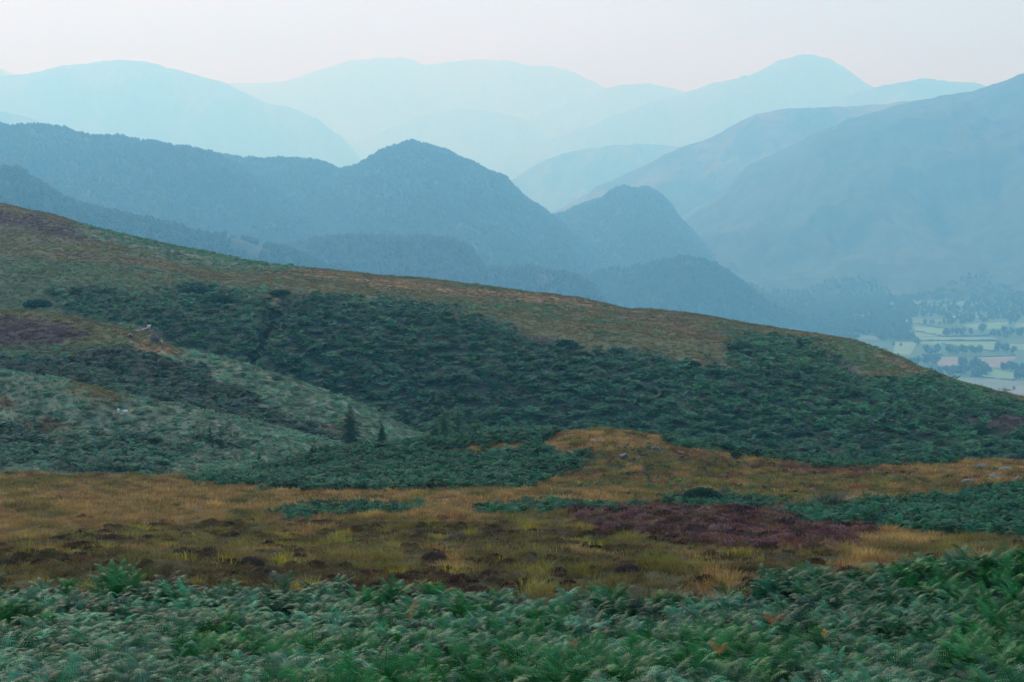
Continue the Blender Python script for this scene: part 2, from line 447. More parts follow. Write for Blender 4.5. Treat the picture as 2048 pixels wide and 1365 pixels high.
# ---- near moor (ground under the camera out to the first crest)
K1 = [-500, 0, 250, 500, 650, 850, 1000, 1200, 1350, 1500, 1700, 1850, 2048, 2550]
crest1 = [(-500, 945), (0, 948), (180, 958), (350, 958), (450, 960), (520, 947), (600, 925), (700, 907), (850, 893), (1000, 878), (1100, 872), (1200, 862),
          (1270, 866), (1330, 880), (1400, 892), (1500, 908), (1600, 922), (1700, 932), (1850, 932), (1950, 925), (2048, 927), (2550, 925)]
def const(v): return [v] * len(K1)
rows1 = [
    (const(-60), ('z', const(2.0))), (const(-5), ('z', const(-1.6))), (const(3), ('z', const(-2.3))), (const(10), ('z', const(-4.4))),
    (const(18), ('z', const(-5.55))), (const(27), ('z', const(-6.95))),
    (const(34), ('z', const(-7.95))), (const(39), [1156] * 8 + [1150, 1140, 1135, 1135, 1135, 1135]),
    (const(50), [1098] * 6 + [1098, 1095, 1095, 1098, 1100, 1098, 1095, 1090]),
    (const(70), [1040, 1040, 1038, 1034, 1034, 1030, 1028, 1028, 1030, 1036, 1040, 1038, 1030, 1025]),
    (const(90), [1002, 1002, 1000, 998, 996, 998, 995, 992, 992, 995, 995, 990, 980, 975]),
    (const(108), [970, 970, 974, 974, 968, 960, 958, 950, 952, 958, 960, 955, 948, 940]),
    (const(120), [955, 955, 962, 965, 945, 926, 915, 890, 900, 925, 940, 938, 932, 930]),
    (const(130), crest1),
    (const(140), ('z', [-23, -23, -23.5, -23, -21, -20.3, -19.8, -19.7, -20.2, -21.7, -22.7, -22.6, -22.4, -22])),
    (const(165), ('z', [-34, -34, -34, -34, -33, -32, -31, -31, -31, -32, -33, -33, -33, -33])),
    (const(260), ('z', const(-75))),
]
X1, Y1, Z1 = layer(K1, rows1, 760, [6, 4, 6, 12, 16, 16, 12, 34, 56, 44, 32, 24, 20, 12, 8, 6], amp=0.35, scale=14, seed=3, amp2=0.24, scale2=1.8)
P1 = [
    ('olive', [(-500, 935), (420, 935), (420, 968), (0, 985), (-500, 990)]),
    ('tan', [(-500, 985), (100, 985), (200, 972), (450, 965), (700, 985), (1060, 985), (1150, 975), (1320, 1000), (1100, 1030), (600, 1050), (300, 1062), (0, 1088), (-500, 1095)]),
    ('bog', [(-500, 1092), (0, 1090), (150, 1068), (300, 1052), (600, 1046), (900, 1050), (1100, 1060), (1350, 1078), (1500, 1095), (1640, 1110), (1500, 1230), (-500, 1230)]),
    ('brown', [(1400, 885), (1600, 915), (1900, 925), (2048, 940), (1900, 960), (1600, 955), (1450, 940), (1300, 900)]),
    ('olive', [(1130, 930), (1400, 920), (1600, 950), (1850, 965), (1830, 1010), (1560, 1000), (1330, 985), (1120, 975)]),
    ('orange', [(1060, 900), (1090, 868), (1200, 850), (1290, 855), (1370, 885), (1300, 895), (1180, 905), (1100, 915)]),
    ('tan', [(1380, 895), (1480, 900), (1560, 922), (1480, 930)]),
    ('tan', [(1700, 925), (1850, 920), (2550, 915), (2550, 955), (2048, 965), (1900, 975), (1830, 950)]),
    ('orange', [(700, 985), (1050, 978), (1160, 970), (1300, 990), (1150, 1000), (900, 1000), (700, 1000)]),
    ('tan', [(1580, 1040), (1760, 1040), (1880, 1055), (1860, 1090), (1700, 1105), (1600, 1100)]),
    ('heather', [(1120, 1032), (1250, 1016), (1500, 1014), (1620, 1036), (1740, 1068), (1660, 1108), (1500, 1106), (1350, 1088), (1180, 1066)]),
    ('fern', [(390, 962), (520, 935), (600, 900), (700, 870), (850, 850), (1000, 840), (1130, 845), (1090, 880), (1050, 905), (1160, 910), (1155, 940), (1060, 978), (900, 976), (700, 988), (500, 975)]),
    ('tan', [(880, 908), (960, 894), (1050, 888), (1060, 900), (1000, 910), (900, 914)]),
    ('fern', [(530, 1032), (620, 1016), (830, 1016), (820, 1030), (580, 1038)]),
    ('fern', [(960, 1026), (1050, 1010), (1290, 1012), (1260, 1024), (1000, 1034)]),
    ('fern', [(1330, 1002), (1400, 990), (1480, 1000), (1560, 1012), (1540, 1026), (1350, 1018)]),
    ('fern', [(1340, 868), (1480, 892), (1640, 920), (1640, 932), (1480, 912), (1340, 890)]),
    ('fern', [(1640, 920), (1760, 924), (1900, 916), (1900, 930), (1640, 936)]),
    ('fern', [(1560, 1030), (1700, 1018), (1830, 1012), (1900, 1000), (1990, 985), (2048, 975), (2550, 965), (2550, 1110), (2048, 1085), (1880, 1072), (1760, 1058), (1620, 1050)]),
    ('fern', [(-500, 1202), (0, 1200), (150, 1194), (220, 1172), (290, 1192), (400, 1195), (600, 1208), (700, 1198), (900, 1210), (1100, 1224), (1350, 1216), (1450, 1196),
              (1520, 1186), (1640, 1158), (1720, 1160), (1800, 1152), (2048, 1135), (2550, 1100), (2550, 4000), (-500, 4000)]),
]
P1 = [(CI[a], b) for a, b in P1]
cl1, px1, py1 = classify(X1, Y1, Z1, CI['olive'], P1, 20, 3)
cl1[Y1 < 30] = CI['fern']
cl1[(Y1 > 130.5) & (Y1 < 146) & (px1 > 1290) & (px1 < 1960)] = CI['fern']
_m = (Y1 > 36) & (Y1 < 128) & (cl1 != CI['fern'])
Z1 = Z1 + np.where(_m, .10 * fbm(X1 / .8, Y1 / .9, 2) + .10 * fbm(X1 / 2.0 + 8, Y1 / 2.2, 3), 0)
_n1 = fbm(X1 / 2.6 + 5, Y1 / 6, 4); _n2 = fbm(X1 / 2.2 + 25, Y1 / 5, 4); _c = cl1.copy()
cl1[(_c == CI['tan']) & (_n1 > .17)] = CI['olive']; cl1[(_c == CI['olive']) & (_n1 < -.2)] = CI['tan']; cl1[(_c == CI['olive']) & (_n2 > .25)] = CI['brown']
cl1[(_c == CI['bog']) & (_n1 < -.27)] = CI['tan']; cl1[(_c == CI['bog']) & (_n2 > .2)] = CI['olive']; cl1[(_c == CI['tan']) & (_n2 > .3)] = CI['brown']
cl1[(_c == CI['heather']) & (_n2 > .33)] = CI['brown']; cl1[(_c == CI['brown']) & (_n1 > .2)] = CI['olive']; cl1[(_c == CI['orange']) & (_n2 > .06)] = CI['olive']
moor = link('moor_ground', gridmesh('moor_ground', X1, Y1, Z1, colours(cl1, X1, Y1, .5, 1.5)), M_ground); tag(moor, kind='structure')

# ---- lower spur of the left hillside
K2 = [-500, 0, 130, 330, 450, 560, 690, 900]
rows2 = [
    (135, ('z', [-34, -34, -34, -34, -34, -35, -36, -40])), ([158, 158, 157, 156, 154, 152, 150, 147], [975, 975, 978, 975, 975, 975, 975, 985]),
    ([175, 175, 173, 171, 168, 165, 162, 158], [900, 900, 905, 920, 925, 920, 925, 960]), ([190, 190, 187, 184, 180, 176, 173, 169], [835, 840, 850, 872, 885, 890, 912, 950]),
    ([208, 208, 204, 200, 196, 193, 190, 186], [(-500, 700), (0, 748), (130, 762), (250, 792), (330, 808), (450, 838), (560, 860), (650, 885), (690, 897), (760, 930), (900, 980)]),
    ([222, 222, 218, 214, 210, 206, 202, 198], ('z', [-27.5, -27.5, -28, -29, -29.5, -30, -32, -38])), (262, ('z', -60)), (330, ('z', -90))]
X2, Y2, Z2 = layer(K2, rows2, 420, [6, 18, 24, 30, 12, 8, 4], amp=0.5, scale=16, seed=8, amp2=.12, scale2=3)
P2 = [('fernthin', [(-500, 600), (900, 600), (900, 990), (-500, 990)]),
      ('hillgrass', [(120, 760), (230, 772), (270, 800), (200, 815), (130, 790)]),
      ('tan', [(-60, 795), (0, 800), (60, 812), (40, 820), (-60, 815)]),
      ('fern', [(130, 880), (260, 870), (360, 900), (350, 950), (180, 955), (90, 930)]),
      ('fern', [(-50, 860), (60, 850), (110, 900), (60, 930), (-60, 930)]),
      ('brown', [(60, 850), (110, 840), (140, 870), (90, 880)]),
      ('fern', [(370, 870), (480, 880), (500, 900), (400, 895)])]
P2 = [(CI[a], b) for a, b in P2]
cl2, px2, py2 = classify(X2, Y2, Z2, CI['fernthin'], P2, 28, 7)
o = link('spur_slope', gridmesh('spur_slope', X2, Y2, Z2, colours(cl2, X2, Y2, .5, 3)), M_ground); tag(o, kind='structure')

# ---- upper spur with the rocky outcrop
K3 = [-500, 0, 150, 250, 330, 450, 600, 700, 850, 1000]
rows3 = [
    (165, ('z', -60)), ([212, 212, 207, 205, 203, 200, 198, 196, 194, 190], [830, 830, 830, 840, 850, 885, 905, 915, 935, 1000]),
    ([226, 226, 224, 222, 219, 214, 208, 204, 202, 198], [748, 748, 756, 770, 780, 815, 848, 878, 902, 960]),
    ([245, 245, 240, 237, 234, 227, 219, 214, 210, 206], [705, 705, 706, 712, 730, 765, 805, 835, 885, 950]),
    ([275, 270, 262, 256, 250, 241, 232, 225, 219, 214], [(-500, 560), (0, 622), (60, 622), (150, 636), (230, 655), (262, 664), (300, 668), (322, 688), (340, 697), (400, 707), (450, 720), (520, 742), (600, 768), (700, 805), (770, 838), (850, 878), (1000, 960)]),
    ([290, 285, 277, 271, 265, 256, 246, 239, 232, 227], ('z', [-22, -24, -25, -26, -27, -29.5, -31, -33, -36, -44])), (330, ('z', -60)), (400, ('z', -90))]
X3, Y3, Z3 = layer(K3, rows3, 480, [4, 22, 26, 30, 14, 8, 4], amp=0.35, scale=15, seed=5, amp2=.1, scale2=3)
P3 = [('hillgrass', [(-500, 560), (340, 640), (360, 700), (200, 715), (-500, 720)]),
      ('hillgreen', [(-500, 688), (180, 690), (250, 680), (260, 700), (100, 716), (-500, 725)]),
      ('heather', [(-500, 600), (20, 632), (120, 645), (185, 672), (110, 690), (-60, 690), (-500, 690)]),
      ('orange', [(250, 684), (290, 684), (345, 697), (380, 712), (300, 704), (262, 700)]),
      ('fernthin', [(380, 700), (900, 860), (900, 910), (700, 830), (500, 760)]),
      ('brown', [(640, 850), (690, 856), (700, 880), (660, 876)]),
      ('fern', [(-500, 722), (60, 722), (250, 694), (330, 722), (430, 752), (520, 808), (600, 842), (700, 888), (700, 930), (-500, 930)])]
P3 = [(CI[a], b) for a, b in P3]
cl3, px3, py3 = classify(X3, Y3, Z3, CI['fernthin'], P3, 24, 7)
o = link('spur_ridge', gridmesh('spur_ridge', X3, Y3, Z3, colours(cl3, X3, Y3, .5, 3)), M_ground); tag(o, kind='structure')

# ---- main hillside across the gully
K4 = [-500, 0, 200, 400, 540, 600, 850, 1000, 1200, 1380, 1480, 1600, 1700, 1850, 2048, 2550]
sky4 = [(-500, 300), (0, 409), (100, 430), (200, 460), (300, 485), (400, 506), (500, 527), (600, 544), (700, 552), (800, 562), (900, 572), (1000, 585), (1100, 600), (1160, 609), (1200, 617), (1250, 627),
        (1370, 633), (1430, 645), (1480, 655), (1580, 671), (1640, 680), (1700, 688), (1750, 703), (1800, 722), (1850, 745), (1900, 762), (1950, 775), (2000, 790), (2048, 800), (2200, 835), (2550, 900)]
rows4 = [
    (225, ('z', -75)),
    ([285, 285, 285, 283, 275, 272, 262, 258, 256, 254, 252, 250, 248, 244, 240, 236], [760, 760, 770, 790, 850, 860, 905, 925, 935, 940, 945, 950, 955, 960, 965, 975]),
    ([300, 300, 298, 296, 286, 284, 274, 270, 268, 266, 264, 262, 260, 256, 250, 246], [690, 690, 692, 705, 745, 770, 840, 850, 852, 862, 872, 878, 882, 885, 890, 905]),
    ([318, 318, 316, 312, 300, 300, 290, 286, 284, 282, 280, 277, 274, 268, 262, 258], [628, 628, 632, 640, 680, 668, 735, 752, 765, 785, 795, 810, 822, 835, 850, 870]),
    ([350, 350, 346, 340, 322, 322, 312, 306, 302, 300, 298, 296, 292, 286, 276, 272], [540, 545, 560, 585, 612, 598, 640, 665, 700, 722, 735, 745, 755, 785, 822, 860]),
    ([400, 400, 392, 384, 366, 362, 352, 345, 340, 336, 332, 326, 320, 310, 292, 286], [455, 475, 500, 535, 560, 562, 590, 612, 645, 668, 680, 697, 712, 764, 808, 850]),
    ([470, 460, 452, 440, 430, 425, 415, 405, 395, 388, 380, 370, 360, 340, 318, 310], sky4),
    ([500, 492, 484, 472, 462, 457, 445, 435, 425, 418, 408, 398, 386, 366, 346, 338], ('z', [-5, -14, -22, -27, -30, -31.5, -34.5, -37, -40, -41.5, -42.5, -44.5, -46, -49, -50, -58])),
    (800, ('z', -170)), (1500, ('z', -327))]
X4, Y4, Z4 = layer(K4, rows4, 900, [4, 22, 28, 34, 34, 34, 12, 8, 6], amp=0.8, scale=24, seed=11, amp2=.25, scale2=5)
# the cleft that runs down the hillside
def groove(X, Y, Z, line, width, depth):
    px, py = proj(X, Y, Z); d = np.full(X.shape, 1e9)
    for (x0, y0), (x1, y1) in zip(line[:-1], line[1:]):
        t = np.clip(((px - x0) * (x1 - x0) + (py - y0) * (y1 - y0)) / ((x1 - x0) ** 2 + (y1 - y0) ** 2), 0, 1)
        d = np.minimum(d, np.hypot(px - x0 - t * (x1 - x0), (py - y0 - t * (y1 - y0)) * 1.6))
    return Z - depth * np.exp(-(d / width) ** 2)
Z4 = groove(X4, Y4, Z4, [(600, 585), (575, 600), (545, 640), (520, 690), (505, 720)], 13, 3.5)
Z4 = groove(X4, Y4, Z4, [(1600, 690), (1660, 715), (1720, 750), (1740, 762)], 12, 3.2)
Z4 = groove(X4, Y4, Z4, [(1960, 860), (2048, 875), (2150, 885)], 16, 1.6)
P4 = [('hillgreen', [(-500, 540), (100, 520), (330, 560), (300, 640), (-500, 640)]),
      ('hillgreen', [(-500, 600), (300, 640), (500, 640), (700, 720), (-500, 760)]),
      ('hillgreen', [(850, 600), (1130, 612), (1180, 622), (1000, 620), (860, 612)]),
      ('fernthin', [(90, 424), (400, 498), (610, 538), (480, 540), (300, 510), (150, 460)]),
      ('tan', [(-500, 300), (0, 400), (140, 436), (190, 470), (80, 436), (0, 418), (-500, 330)]),
      ('heather', [(-500, 350), (0, 424), (90, 440), (180, 474), (160, 484), (0, 452), (-500, 420)]),
      ('orange', [(600, 536), (1180, 600), (1200, 618), (1100, 612), (900, 590), (640, 556)]),
      ('hillgrass', [(950, 630), (1200, 640), (1480, 720), (1380, 735), (1250, 690), (1010, 672)]),
      ('tan', [(1200, 620), (1350, 632), (1480, 690), (1440, 700), (1300, 650)]),
      ('hillgreen', [(1640, 678), (1760, 700), (1820, 745), (1700, 735), (1640, 700)]),
      ('orange', [(1740, 700), (1860, 745), (1850, 760), (1780, 730)]), ('orange', [(1910, 780), (2100, 795), (2550, 830), (2550, 842), (2048, 810), (1960, 800)]),
      ('fern', [(80, 580), (200, 575), (300, 592), (380, 568), (480, 590), (560, 606), (545, 650), (505, 725), (400, 710), (300, 690), (280, 655), (120, 622)]),
      ('fern', [(500, 735), (520, 690), (550, 640), (580, 598), (640, 590), (760, 600), (900, 622), (1000, 650), (1010, 682), (1180, 712), (1210, 695), (1260, 700), (1380, 735), (1470, 742), (1450, 690),
                (1540, 676), (1620, 690), (1680, 712), (1730, 760), (1850, 762), (1980, 795), (2048, 812), (2550, 860), (2550, 1100), (500, 1100)]),
      ('rockface', [(1620, 700), (1660, 712), (1735, 752), (1730, 766), (1680, 750), (1640, 728)]),
      ('heather', [(1950, 838), (2000, 828), (2550, 850), (2550, 880), (2048, 868), (1960, 862)]),
      ('soil', [(1000, 672), (1080, 676), (1170, 700), (1150, 706), (1040, 690)])]
P4 = [(CI[a], b) for a, b in P4]
cl4, px4, py4 = classify(X4, Y4, Z4, CI['hillgrass'], P4, 34, 12)
_g4 = fbm(X4 / 16, Y4 / 16 + 9, 4); _c = cl4.copy()
cl4[(_c == CI['hillgrass']) & (_g4 < -.24)] = CI['hillgreen']; cl4[(_c == CI['hillgrass']) & (_g4 > .3)] = CI['tan']
o = link('hillside', gridmesh('hillside', X4, Y4, Z4, colours(cl4, X4, Y4, .5, 6)), M_hill); tag(o, kind='structure')

# ------------------------------------------------------------------ plants on the near ground
def norm_tint(n, base, v=0.15, hue=0.08):
    b = np.ones((n, 3)) * np.array(base); return np.clip(b * (1 + rng.normal(0, v, (n, 1))) * (1 + rng.normal(0, hue, (n, 3))), .02, 4)
def isc(cl, *names):
    m = np.zeros(cl.shape, bool)
    for nme in names: m |= cl == CI[nme]
    return m
Fr1 = (px1 > -420) & (px1 < 2470)
# foreground bracken bed
dn = np.where(isc(cl1, 'fern') & (Y1 > 9) & (Y1 < 52) & Fr1 & ((py1 > 1120)), 25.0, 0)
p, ii, jj = sample(X1, Y1, Z1, dn); n = len(p)
g = fbm(p[:, 0] / 1.6, p[:, 1] / 2.6, 3); g2 = fbm(p[:, 0] / 3.5 + 9, p[:, 1] / 5 + 3, 3)
fresh = g2 + .25 * sm(2, 9, p[:, 0]) * (p[:, 1] > 24) + .14 * (np.abs(p[:, 0] - 1) < 2.5) > 0.2
fresh = fresh & (rng.random(n) < .8)
tint = norm_tint(n, (0.55, .8, .5), .3, .1)
pale = (fbm(p[:, 0] / .8 + 3, p[:, 1] / 1.3, 3) + rng.normal(0, .2, n)) > -.04 + .3 * sm(-1, 7, p[:, 0]); tint[pale] = norm_tint(pale.sum(), (4.2, 1.65, 1.7), .36, .08)  # pale fronds: grey green with the sky sheen put into the tint
tint[fresh] = norm_tint(fresh.sum(), (.9, 1.2, 0.42), .28)
S = .7 * (0.68 + .36 * rng.random(n)) * (1 + .5 * g); S = np.clip(S, .35, 1.1)
keep = (fbm(p[:, 0] / .9 + 31, p[:, 1] / 1.6 - 7, 2) > -0.12)
idx = rng.integers(0, 8, n); idx[fresh] = rng.integers(8, 11, fresh.sum())
o = scatter('bracken', 'bracken_near', p[keep], S[keep], tint[keep], .2, idx[keep])
tag(o, 'dense bed of grey green bracken filling the foreground', 'bracken', kind='stuff')

# bracken patches on the moor
hn2 = fbm(X1 / 3 + 7, Y1 / 5, 3)
dn = np.where(isc(cl1, 'fern') & (Y1 > 40) & (Y1 < 150) & Fr1 & (py1 < 1125), 6.5, 0) + np.where(isc(cl1, 'olive', 'brown') & (Y1 > 75) & (Y1 < 135) & (px1 > 1100) & (px1 < 2200) & (hn2 > .12), 1.6, 0)
p, ii, jj = sample(X1, Y1, Z1, dn); n = len(p)
pp = proj(p[:, 0], p[:, 1], p[:, 2]); right = pp[0] > 1545; strip = (pp[1] > 985) & ~right
S = np.where(cl1[ii, jj] == CI['fern'], 1, .5) * (.55 + .3 * rng.random(n)) * (1 + .5 * fbm(p[:, 0] / 2, p[:, 1] / 3, 3)); S = np.clip(S, .3, 1.1)
tint = norm_tint(n, (1.1, 1.02, 0.9), .38, .1)
tint *= (1 + .35 * fbm(p[:, 0] / 3, p[:, 1] / 4, 3))[:, None]
for msk, lab, f in ((~right & ~strip, 'rounded bank of bracken along the crest of the moor', 1.0), (strip, 'low thin strips of bracken across the straw coloured grass', .6), (right, 'bracken patch on the right behind the straw grass tongue', .85)):
    o = scatter('bracken', 'bracken_mid', p[msk], S[msk] * f, tint[msk], .2); tag(o, lab, 'bracken', kind='stuff')

# moor grass
dens = np.zeros(X1.shape)
for nm, d in (('tan', 13), ('orange', 13), ('olive', 11), ('bog', 13), ('brown', 9), ('heather', 13)): dens[cl1 == CI[nm]] = d
dens *= ((Y1 > 33) & (Y1 < 142) & Fr1) * np.where(Y1 > 75, .75, 1.0)
p, ii, jj = sample(X1, Y1, Z1, dens); n = len(p); c = cl1[ii, jj]
GT = {'tan': (1.6, 1.4, 1.0), 'orange': (1.6, 1.4, 1.1), 'olive': (.95, 1.08, .6), 'bog': (.6, .64, .34), 'brown': (.95, .68, .7), 'heather': (1.0, .7, .65)}
tint = np.ones((n, 3))
for k, v in GT.items(): m = c == CI[k]; tint[m] = norm_tint(m.sum(), v, .16, .07)
bogm = (c == CI['bog']); gg = fbm(p[:, 0] / .9, p[:, 1] / 1.5 + 50, 3)
yel = bogm & (gg > .3); tint[yel] = norm_tint(yel.sum(), (1.15, 1.35, .3), .25)
tint *= (1.05 + .55 * fbm(p[:, 0] / 2 + 3, p[:, 1] / 4.5, 4))[:, None]
near = p[:, 1] < 75
tint *= np.clip(1 + 1.1 * gg, .45, 1.6)[:, None]
hgt = np.clip(.65 + .35 * rng.random(n) + 1.0 * gg, .25, 1.6) * np.where(bogm, .75, 1)
S = np.stack([np.ones(n), np.ones(n), hgt], -1) * (.8 + .3 * rng.random(n))[:, None]
o = scatter('moor_grass', 'grass_near', p[near], S[near], tint[near], .15); tag(o, 'straw and olive moor grass behind the foreground bracken', 'grass', kind='stuff')
o = scatter('moor_grass', 'grass_far', p[~near], S[~near], tint[~near], .15); tag(o, 'dry moor grass on the low crest before the gully', 'grass', kind='stuff')

# heather
dens = np.zeros(X1.shape); hn = fbm(X1 / 1.6 + 70, Y1 / 2.4, 3)
dens[cl1 == CI['heather']] = 6.5; dens[(cl1 == CI['bog']) & (hn > .0)] = 6; dens[(cl1 == CI['brown']) & (hn > .05)] = 4
dens[(cl1 == CI['olive']) & (hn > .2)] = 1.5
dens *= ((Y1 > 33) & (Y1 < 140) & Fr1)
p, ii, jj = sample(X1, Y1, Z1, dens); n = len(p); c = cl1[ii, jj]
patch = c == CI['heather']; tint = norm_tint(n, (1.5, 1.35, .95), .4, .14); tint[patch] = norm_tint(patch.sum(), (2.3, 1.8, 1.8), .38, .12)
S = np.clip((.7 + .5 * rng.random(n)) * (1 + .4 * fbm(p[:, 0] / 1.1, p[:, 1] / 1.6, 2)), .4, 1.6)
o = scatter('heather', 'heather', p[patch], S[patch], tint[patch], .2); tag(o, 'large patch of purple brown heather right of centre', 'heather', kind='stuff')
o = scatter('heather', 'heather', p[~patch], S[~patch] * np.array(.55), tint[~patch], .2); tag(o, 'scattered dark heather among the boggy olive grass', 'heather', kind='stuff')

# ------------------------------------------------------------------ plants on the hillsides
def hillplants(X, Y, Z, cl, px, py, ymax, fern_d, thin_d, grass_d, scale, labs, ft=(1, 1, 1), tt=(1.35, 1.15, 1.1)):
    fr = (px > -420) & (px < 2450) & (Y < ymax)
    dens = np.zeros(X.shape); dens[cl == CI['fern']] = fern_d; dens[cl == CI['fernthin']] = thin_d
    dens[cl == CI['hillgreen']] = thin_d * .25; dens[cl == CI['rockface']] = thin_d * .3; dens[cl == CI['brown']] = thin_d * .35; dens[cl == CI['hillgrass']] = thin_d * .03
    dens *= fr
    p, ii, jj = sample(X, Y, Z, dens); n = len(p); c = cl[ii, jj]
    gp = fbm(p[:, 0] / (1.5 * scale) + 12, p[:, 1] / (1.9 * scale), 3); thin = c != CI['fern']
    kp = (gp > -.06) | (rng.random(n) < .12) | (thin & (rng.random(n) < .85)); p = p[kp]; c = c[kp]; thin = thin[kp]; gp = gp[kp]; n = len(p)
    S = (scale * (.75 + .4 * rng.random(n))) * np.clip(.85 + 1.5 * gp, .35, 1.8)
    S[thin] *= .62
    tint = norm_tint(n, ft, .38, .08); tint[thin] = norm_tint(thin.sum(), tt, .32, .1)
    br = c == CI['brown']; tint[br] = norm_tint(br.sum(), (2.2, 1.05, .85), .2, .1)
    tint *= (1 + .55 * fbm(p[:, 0] / 8, p[:, 1] / 11, 4))[:, None]
    tint[:, 1] *= 1 + .18 * sm(0, 60, p[:, 0]); tint[:, 0] *= 1 + .6 * sm(0, 60, p[:, 0])
    S3 = np.stack([S, S, S * .8], -1)
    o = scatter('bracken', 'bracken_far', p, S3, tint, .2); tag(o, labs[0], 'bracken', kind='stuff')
    dens = np.zeros(X.shape)
    for nm in ('hillgrass', 'hillgreen', 'tan', 'orange', 'brown', 'heather', 'olive'): dens[cl == CI[nm]] = grass_d
    p, ii, jj = sample(X, Y, Z, dens * fr); n = len(p); c = cl[ii, jj]
    tint = norm_tint(n, (.85, 1.02, .58), .2, .06)
    for nm, v in (('hillgreen', (.6, 1.12, .62)), ('tan', (.8, .88, .7)), ('orange', (1.05, 1.02, .85)), ('brown', (.6, .5, .55)), ('heather', (.42, .35, .7))):
        m = c == CI[nm]; tint[m] = norm_tint(m.sum(), v, .15, .06)
    tint *= (1 + .6 * fbm(p[:, 0] / 6 + 3, p[:, 1] / 12, 4))[:, None]
    s = (1.1 + .6 * rng.random(n))
    o = scatter('hill_grass', 'grass_far', p, np.stack([s, s, s * .7], -1), tint, .15); tag(o, labs[1], 'grass', kind='stuff')
hillplants(X2, Y2, Z2, cl2, px2, py2, 224, 4.6, 6, 3, .85, ('bracken tinted pale with backlight over the lower left spur', 'tan grass patches between bracken on the lower left spur'), tt=(8.4, 1.9, 2.0))  # tt pales the thin bracken: backlight put into its colour
hillplants(X3, Y3, Z3, cl3, px3, py3, 292, 4.8, 6, 3, .85, ('bracken down both flanks of the left spur below the outcrop', 'short grass around the rocky outcrop on the left spur'), ft=(.65, .75, .85), tt=(8.8, 2.0, 2.0))  # ft puts gully shade into the dense bracken tint, tt backlight on the ridge
hillplants(X4, Y4, Z4, cl4, px4, py4, 500, 3.0, 2.0, 1.8, 1.1, ('dark bracken covering the steep face across the gully', 'brown green sheep grazed turf along the top of the big hillside'), ft=(1.1, 1.12, .9), tt=(3.0, 1.8, 1.3))

# ------------------------------------------------------------------ far hills
ZB = -327.0
def hill(name, D, sil, rough=1.0, foot=None, col=(0.04, 0.06, 0.035), col2=(0.15, 0.12, 0.08), amp=1.0, skn=1.0, nu=None, k=2.2, seed=1):
    s = np.array(sil, float); nu = nu or int(max(80, (s[-1, 0] - s[0, 0]) / 4.0))
    u = np.linspace(s[0, 0], s[-1, 0], nu); yk = np.interp(u, s[:, 0], s[:, 1])
    kk = max(3, int(nu / (s[-1, 0] - s[0, 0]) * 13)) | 1; ker = np.hanning(kk + 2)[1:-1]; ker /= ker.sum()
    yk = np.convolve(np.pad(yk, kk // 2, mode='reflect', reflect_type='odd'), ker, 'valid')
    px_m = D / F
    xs = (u - CX) * px_m
    Dv = np.interp(u, [s[0, 0], s[-1, 0]], D if hasattr(D, '__len__') else [D, D]) if hasattr(D, '__len__') else np.full(nu, float(D))
    xs = (u - CX) / F * Dv
    zk = at(u, yk, Dv)[2] + skn * rough * 4 * fbm(xs / 60 + seed, xs * 0 + seed, 4) * (D if not hasattr(D, '__len__') else D[0]) / 6000
    H = np.maximum(zk - ZB, 5)
    nf, nb = 70, 14
    t = np.linspace(0, 1, nf)
    hmax = H.max()
    rowsY, rowsZ = [], []
    run = (k * (H * .6 + hmax * .4)) if foot is None else (Dv - foot)
    for tt in t:                                    # foot to skyline
        prof = tt * (.62 + .38 * tt) * 1.0
        prof = np.sin(prof * math.pi / 2) ** 1.15
        rowsY.append(Dv - run * (1 - tt)); rowsZ.append(ZB - 8 + (H + 8) * prof)
    for q in range(1, nb + 1):
        tt = q / nb; rowsY.append(Dv + run * tt); rowsZ.append(ZB - 8 + (H + 8) * (1 - tt * tt * (1.6 - .6 * tt)))
    Y = np.array(rowsY).T; Z = np.array(rowsZ).T; X = (u[:, None] - CX) / F * Dv[:, None] * (0.35 + .65 * Y / Dv[:, None])
    tcol = np.concatenate([t, 1 - np.linspace(0, 1, nb + 1)[1:]])[None, :]
    wgt = np.where(np.arange(Y.shape[1])[None, :] < nf, np.sin(np.clip(tcol, 0, 1) * math.pi) ** .7, 0.6 * np.sin(tcol * math.pi))
    sc_ = hmax * .55
    r = 1 - np.abs(fbm(X / sc_ + seed * 3.1, Y / (sc_ * 2.2) + seed, 5)) * 2.2
    Z = Z + wgt * hmax * .13 * amp * (r - .6) + wgt * hmax * .015 * fbm(X / (sc_ * .12), Y / (sc_ * .12), 3)
    nz = fbm(X / (hmax * .5) - seed, Y / (hmax * .8), 5)[..., None]
    cc = np.array(col) * (1 - sm(-.15, .25, nz)) + np.array(col2) * sm(-.15, .25, nz)
    o = link(name, gridmesh(name, X, Y, Z, cc), M_far); tag(o, kind='structure')
    return X, Y, Z

WG, WB = (0.022, 0.038, 0.022), (0.032, 0.044, 0.025)  # ground under the woods, darkened with canopy self-shadow in the colour
hA = hill('wooded_hill', 2800, [(-400, 330), (0, 345), (40, 350), (80, 374), (130, 404), (200, 430), (300, 448), (380, 470), (470, 482), (560, 506), (640, 530), (720, 560), (900, 620), (1100, 700)], col=WG, col2=WB, seed=2, skn=4)
hA2 = hill('wooded_hill', 3300, [(300, 560), (450, 520), (560, 500), (640, 482), (720, 478), (800, 482), (880, 482), (940, 500), (970, 545), (1060, 545), (1130, 552), (1170, 564), (1200, 595), (1240, 640), (1400, 740)], col=(0.035, .035, .03), col2=(0.06, 0.045, .042), seed=3, skn=4)
hA3 = hill('wooded_hill', 4000, [(950, 620), (1100, 575), (1200, 550), (1260, 540), (1310, 530), (1360, 522), (1410, 524), (1450, 542), (1490, 572), (1530, 605), (1600, 640), (1700, 680), (1800, 720)], col=WG, col2=WB, seed=4, skn=4)
